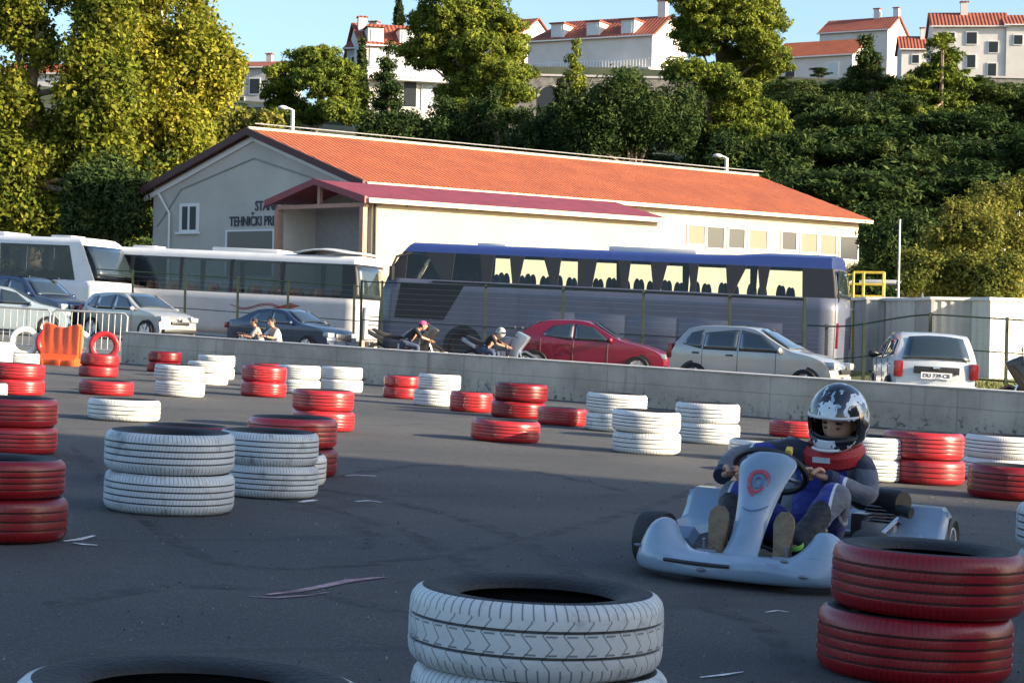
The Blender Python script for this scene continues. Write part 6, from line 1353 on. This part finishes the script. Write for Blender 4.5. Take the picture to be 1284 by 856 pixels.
b = MB(); b.tube([Vector((.172*math.cos(a)+.014, .128*math.sin(a), -.088)) for a in lin(-.55, .55, 9)], .007, 6); b.build('chin_vent', M_frame, he_o)
b = MB(); b.grid(lambda i, k: (.128*math.cos(-1.0+2*i/10)+.002*k, .112*math.sin(-1.0+2*i/10), -.065+.028*k/3), 11, 4); b.build('breath_guard', M_blk, he_o, solid=.006)
for s in (-1, 1): b = MB(); b.ball((.02, s*.137, .01), (.026, .008, .026), 14, 8); b.build('visor_pivot', M_blk, he_o)
# collar
b = MB(); Mc = Matrix.Translation(j['nck']+Vector((.015, 0, -.022))) @ Euler((0, R(16), 0)).to_matrix().to_4x4(); b.lathe([(.075, -.035), (.12, -.05), (.148, -.03), (.150, .02), (.13, .05), (.09, .045), (.075, 0)], 36, M=Mc, closed=True); co = b.build('neck_collar', mat('red_collar', (.42, .015, .02), .6, var=.15, scale=20, bump=.3), dr_)
b = MB(); b.box((0, 0, 0), (.006, .085, .026), M=Matrix.Translation(j['nck']+Vector((.160, -.02, -.05))) @ Euler((0, R(12), 0)).to_matrix().to_4x4()); b.build('collar_label', M_pipe, co)
b = MB(); b.box((0, 0, 0), (.05, .03, .035), M=Matrix.Translation(fw+Vector((.06, .10, .10))) @ Euler((0, R(20), R(10))).to_matrix().to_4x4()); b.build('control_unit', M_yel, kart, bevel=.006).location = OF

# ------------------------------------------------------------------ people and motorcycles behind the wall
def figure(label, loc, yaw, jt, top, legs, hair=M_hair, cap=None, s=1.0, hatm=None, fwd=(1, 0, 0)):
    o = empty('person', loc, yaw, tilt=False); tag(o, label, 'person'); o.scale = (s,)*3; N = []; E_ = []; ix = {}
    def a(k, r): ix[k] = len(N); N.append((*jt[k], r))
    def mk(g, keys):
        N = []; ix = {}; rad = dict(pel=.13, wst=.12, cst=.14, nck=.05, sl=.06, el=.042, wl=.028, sr=.06, er=.042, wr=.028, hl=.085, kl=.058, al=.040, hr=.085, kr=.058, ar=.040)
        for k in keys: ix[k] = len(N); N.append((*jt[k], rad[k]+g))
        E_ = [(p, c) for p, c in (('pel', 'wst'), ('wst', 'cst'), ('cst', 'nck'), ('cst', 'sl'), ('sl', 'el'), ('el', 'wl'), ('cst', 'sr'), ('sr', 'er'), ('er', 'wr'), ('pel', 'hl'), ('hl', 'kl'), ('kl', 'al'), ('pel', 'hr'), ('hr', 'kr'), ('kr', 'ar')) if p in ix and c in ix]
        return skin(N, [(ix[p], ix[c]) for p, c in E_], 0, 1)
    allk = list(jt.keys()); allk = [k for k in allk if k != 'hd']
    b = MB(); v_, f_ = mk(0, allk); b.add(v_, f_); hd = Vector(jt['hd']); b.tube([jt['nck'], hd-Vector((0, 0, .05))], .05, 10); Mh = head(b, hd, fwd, (0, 0, 1))
    for s_ in 'lr':
        d = (Vector(jt['w'+s_])-Vector(jt['e'+s_])).normalized(); ac = d.cross(Vector((0, 0, 1))).normalized(); fingers(b, jt['w'+s_], d, ac, d.cross(ac), curl=.2)
    b.build('person_body', M_skin, o, smooth=60)
    b = MB(); v_, f_ = mk(.014, [k for k in ('pel', 'wst', 'cst', 'sl', 'el', 'sr', 'er') ]); b.add(v_, f_); b.build('shirt', top, o, smooth=60)
    b = MB(); v_, f_ = mk(.018, [k for k in ('pel', 'hl', 'kl', 'al', 'hr', 'kr', 'ar')]); b.add(v_, f_); b.build('trousers', legs, o, smooth=60)
    for s_ in 'lr': b = MB(); p = Vector(jt['a'+s_]); b.ball(p+Vector((.06, 0, -.05)), (.14, .05, .045), 10, 8); b.build('shoe', M_blk, o)
    if cap != 'helmet':
        b = MB(); f = Vector(fwd).normalized(); r_ = f.cross(Vector((0, 0, 1))); Mq = Matrix.Translation(hd) @ Matrix((f, r_, Vector((0, 0, 1)))).transposed().to_4x4(); b.ball((-.018, 0, .032), (.098, .084, .10), 14, 10, 0, Mq); b.build('hair', hair, o)
        if cap == 'cap': b = MB(); b.ball((-.005, 0, .055), (.106, .09, .085), 14, 10, 0, Mq); b.box((.12, 0, .06), (.10, .13, .012), M=Mq); b.build('cap', hatm, o)
    else:
        b = MB(); b.ball(hd+Vector((0, 0, .01)), (.145, .13, .15), 16, 12); b.build('helmet', hatm, o); f = Vector(fwd); b = MB(); b.ball(hd+f*.07+Vector((0, 0, .0)), (.09, .11, .05), 12, 8); b.build('visor', M_glass, o)
    return o
stand = dict(pel=(0, 0, .95), wst=(0, 0, 1.1), cst=(0, 0, 1.32), nck=(0, 0, 1.5), hd=(.02, 0, 1.63), sl=(0, .19, 1.42), el=(.02, .25, 1.14), wl=(.12, .24, .92), sr=(0, -.19, 1.42), er=(.02, -.25, 1.14), wr=(.12, -.24, .92),
             hl=(0, .10, .88), kl=(.02, .11, .5), al=(0, .11, .09), hr=(0, -.10, .88), kr=(.02, -.11, .5), ar=(0, -.11, .09))
lean = dict(pel=(-.1, 0, .72), wst=(0, 0, .84), cst=(.14, 0, 1.0), nck=(.28, 0, 1.1), hd=(.36, 0, 1.17), sl=(.16, .19, 1.07), el=(.34, .26, .86), wl=(.54, .16, .80), sr=(.16, -.19, 1.07), er=(.32, -.26, .86), wr=(.54, -.16, .80),
            hl=(-.1, .12, .68), kl=(.25, .22, .62), al=(.08, .24, .12), hr=(-.1, -.12, .68), kr=(.25, -.22, .62), ar=(.08, -.24, .12))
crouch = dict(pel=(-.1, 0, .45), wst=(-.04, 0, .6), cst=(.05, 0, .82), nck=(.1, 0, .98), hd=(.14, 0, 1.10), sl=(.05, .19, .90), el=(.2, .26, .68), wl=(.42, .22, .72), sr=(.05, -.19, .90), er=(.24, -.25, .72), wr=(.46, -.2, .78),
              hl=(-.1, .10, .42), kl=(.3, .18, .48), al=(.1, .16, .09), hr=(-.1, -.10, .42), kr=(.3, -.18, .48), ar=(.1, -.16, .09))
M_tee = mat('pale_grey_shirt', (.50, .50, .53), .8, var=.08); M_teeb = mat('black_shirt', (.02, .02, .022), .8); M_jean = mat('jeans', (.05, .07, .12), .85); M_redsh = mat('red_shirt', (.45, .06, .06), .8); M_pink = mat('pink_cap', (.62, .08, .22), .7); M_stripe = mat('striped_shirt', (.03, .03, .04), .8, col2=(.5, .5, .5), scale=6, stretch=(1, 1, 6))
figure('dark haired person in a pale grey top behind the wall before the saloon', on(346, 43.5), R(215), crouch, M_tee, M_jean, s=.84)
figure('person in a striped top leaning over behind the wall, left of the one in grey', on(324, 44.2), R(185), crouch, M_stripe, M_jean, s=.82)
def moto(label, loc, yaw, col, s=1.0, scooter=False):
    o = empty('motorcycle', loc, yaw); tag(o, label, 'motorcycle'); o.scale = (s,)*3
    for x in (-.68, .70):
        wo = bpy.data.objects.new('wheel', None); C.objects.link(wo); wo.parent = o; wo.location = (x, 0, .30); wo.rotation_euler = (R(90), 0, 0)
        b = MB(); b.lathe([(.215, -.04), (.26, -.055), (.295, -.035), (.30, 0), (.295, .035), (.26, .055), (.215, .04)], 26, closed=True); b.build('tyre', M_rub, wo)
        b = MB(); b.lathe([(.218, -.03), (.218, .03), (.20, .03), (.20, -.03)], 24, closed=True); [b.tube([(0, 0, 0), (.21*math.cos(a), .21*math.sin(a), 0)], .014, 6) for a in lin(0, 5.02, 5)]; b.lathe([(.001, -.06), (.05, -.06), (.05, .06), (.001, .06)], 12); b.build('rim', M_alloy, wo)
    b = MB(); 
    for sg in (-1, 1): b.tube([(.70, sg*.08, .30), (.48, sg*.08, .82)], .025, 8)
    b.build('fork', M_chr, o)
    b = MB(); b.tube([(.48, -.34, 1.0), (.5, -.12, .96), (.5, .12, .96), (.48, .34, 1.0)], .018, 8); hb = b.build('handlebar', M_blk, o)
    for sg in (-1, 1): b = MB(); b.tube([(.48, sg*.3, 1.0), (.5, sg*.34, 1.16)], .008, 5); b.ball((.5, sg*.36, 1.2), (.02, .07, .04), 8, 6); b.build('mirror', M_blk, hb)
    b = MB(); b.ball((.60, 0, .88), (.12, .13, .12), 12, 8); b.build('headlight', M_lamp, o)
    b = MB(); b.prism([(.42, .95), (.30, .72), (-.10, .64), (-.12, .78), (.10, .96)], -.13, .13); b.build('tank', col, o, bevel=.04)
    b = MB(); b.prism([(-.10, .78), (-.12, .68), (-.62, .74), (-.86, .90), (-.80, .94), (-.5, .84)], -.11, .11); b.build('seat', M_blk, o, bevel=.03)
    b = MB(); b.prism([(-.55, .72), (-.90, .88), (-.95, .80), (-.60, .62)], -.10, .10); b.build('tail_fairing', col, o, bevel=.02)
    b = MB(); b.box((.02, 0, .42), (.42, .26, .36)); b.tube([(-.1, 0, .3), (-.68, .1, .3)], .03, 6); b.build('engine', M_eng, o, bevel=.03)
    b = MB(); b.prism([(.72, .85), (.80, .98), (.50, 1.12), (.36, .86), (.30, .45), (.52, .40), (.56, .62)], -.17, .17); b.build('fairing', col, o, bevel=.05)
    b = MB(); b.tube([(.1, -.12, .3), (-.2, -.16, .22), (-.7, -.18, .38)], [.03, .03, .05], 8); b.build('exhaust', M_chr, o); b = MB(); b.prism([(.42, .56), (.70, .64), (.98, .50), (.96, .47), (.70, .60), (.45, .52)], -.06, .06); b.build('mudguard', col, o)
    b = MB(); b.ball((-.93, 0, .86), (.03, .08, .03), 8, 6); b.build('tail_light', M_tail, o)
    return o
M_mblk = paint('motorcycle_black', (.02, .02, .022), .1)
moto('black motorcycle behind the wall with the pink capped rider on it', on(508, 46.5), R(12), M_mblk, 1.0)
figure('person with a pink cap and dark top bending over the black motorcycle', on(513, 46.2)+Vector((0, 0, -.03)), R(5), lean, M_teeb, M_jean, cap='cap', hatm=M_pink, s=.92)
moto('light coloured scooter behind the wall left of the dark red car', on(624, 45), R(-15), paint('scooter_blue_grey', (.20, .24, .30), .1), .95)
M_hb = mat('black_white_helmet', (.02, .02, .022), .25, col2=(.75, .75, .75), scale=3.2, coat=.6)
figure('person in a black and white helmet behind the wall beside the dark red car', on(612, 44.6), R(-15), lean, M_teeb, M_jean, cap='helmet', hatm=M_hb, s=.84, fwd=(.95, -.2, 0))
moto('dark motorcycle with red lower fairing at the right edge beyond the wall', on(1322, 30.5), R(160), M_mblk, 1.0)
moto('second black motorcycle cut by the right edge, behind the red one', on(1338, 33.5), R(150), paint('motorcycle_red', (.25, .01, .015), .1), 1.0)
# ------------------------------------------------------------------ unseen pines added by the off-frame building to mottle its shade edge
o = protos[0]
for i, (x, y, s) in enumerate(((38.5, .2, 1.25), (33, 3.1, .6))):
    c = copy_tree(o); c.location = (x, y, plane(x, 0)); c.rotation_euler = (0, 0, i*2.1); c.scale = (s,)*3; tag(c, 'unseen pine added to mottle the shade edge, outside the picture at right', 'tree', 'unseen pines added for the shade edge')
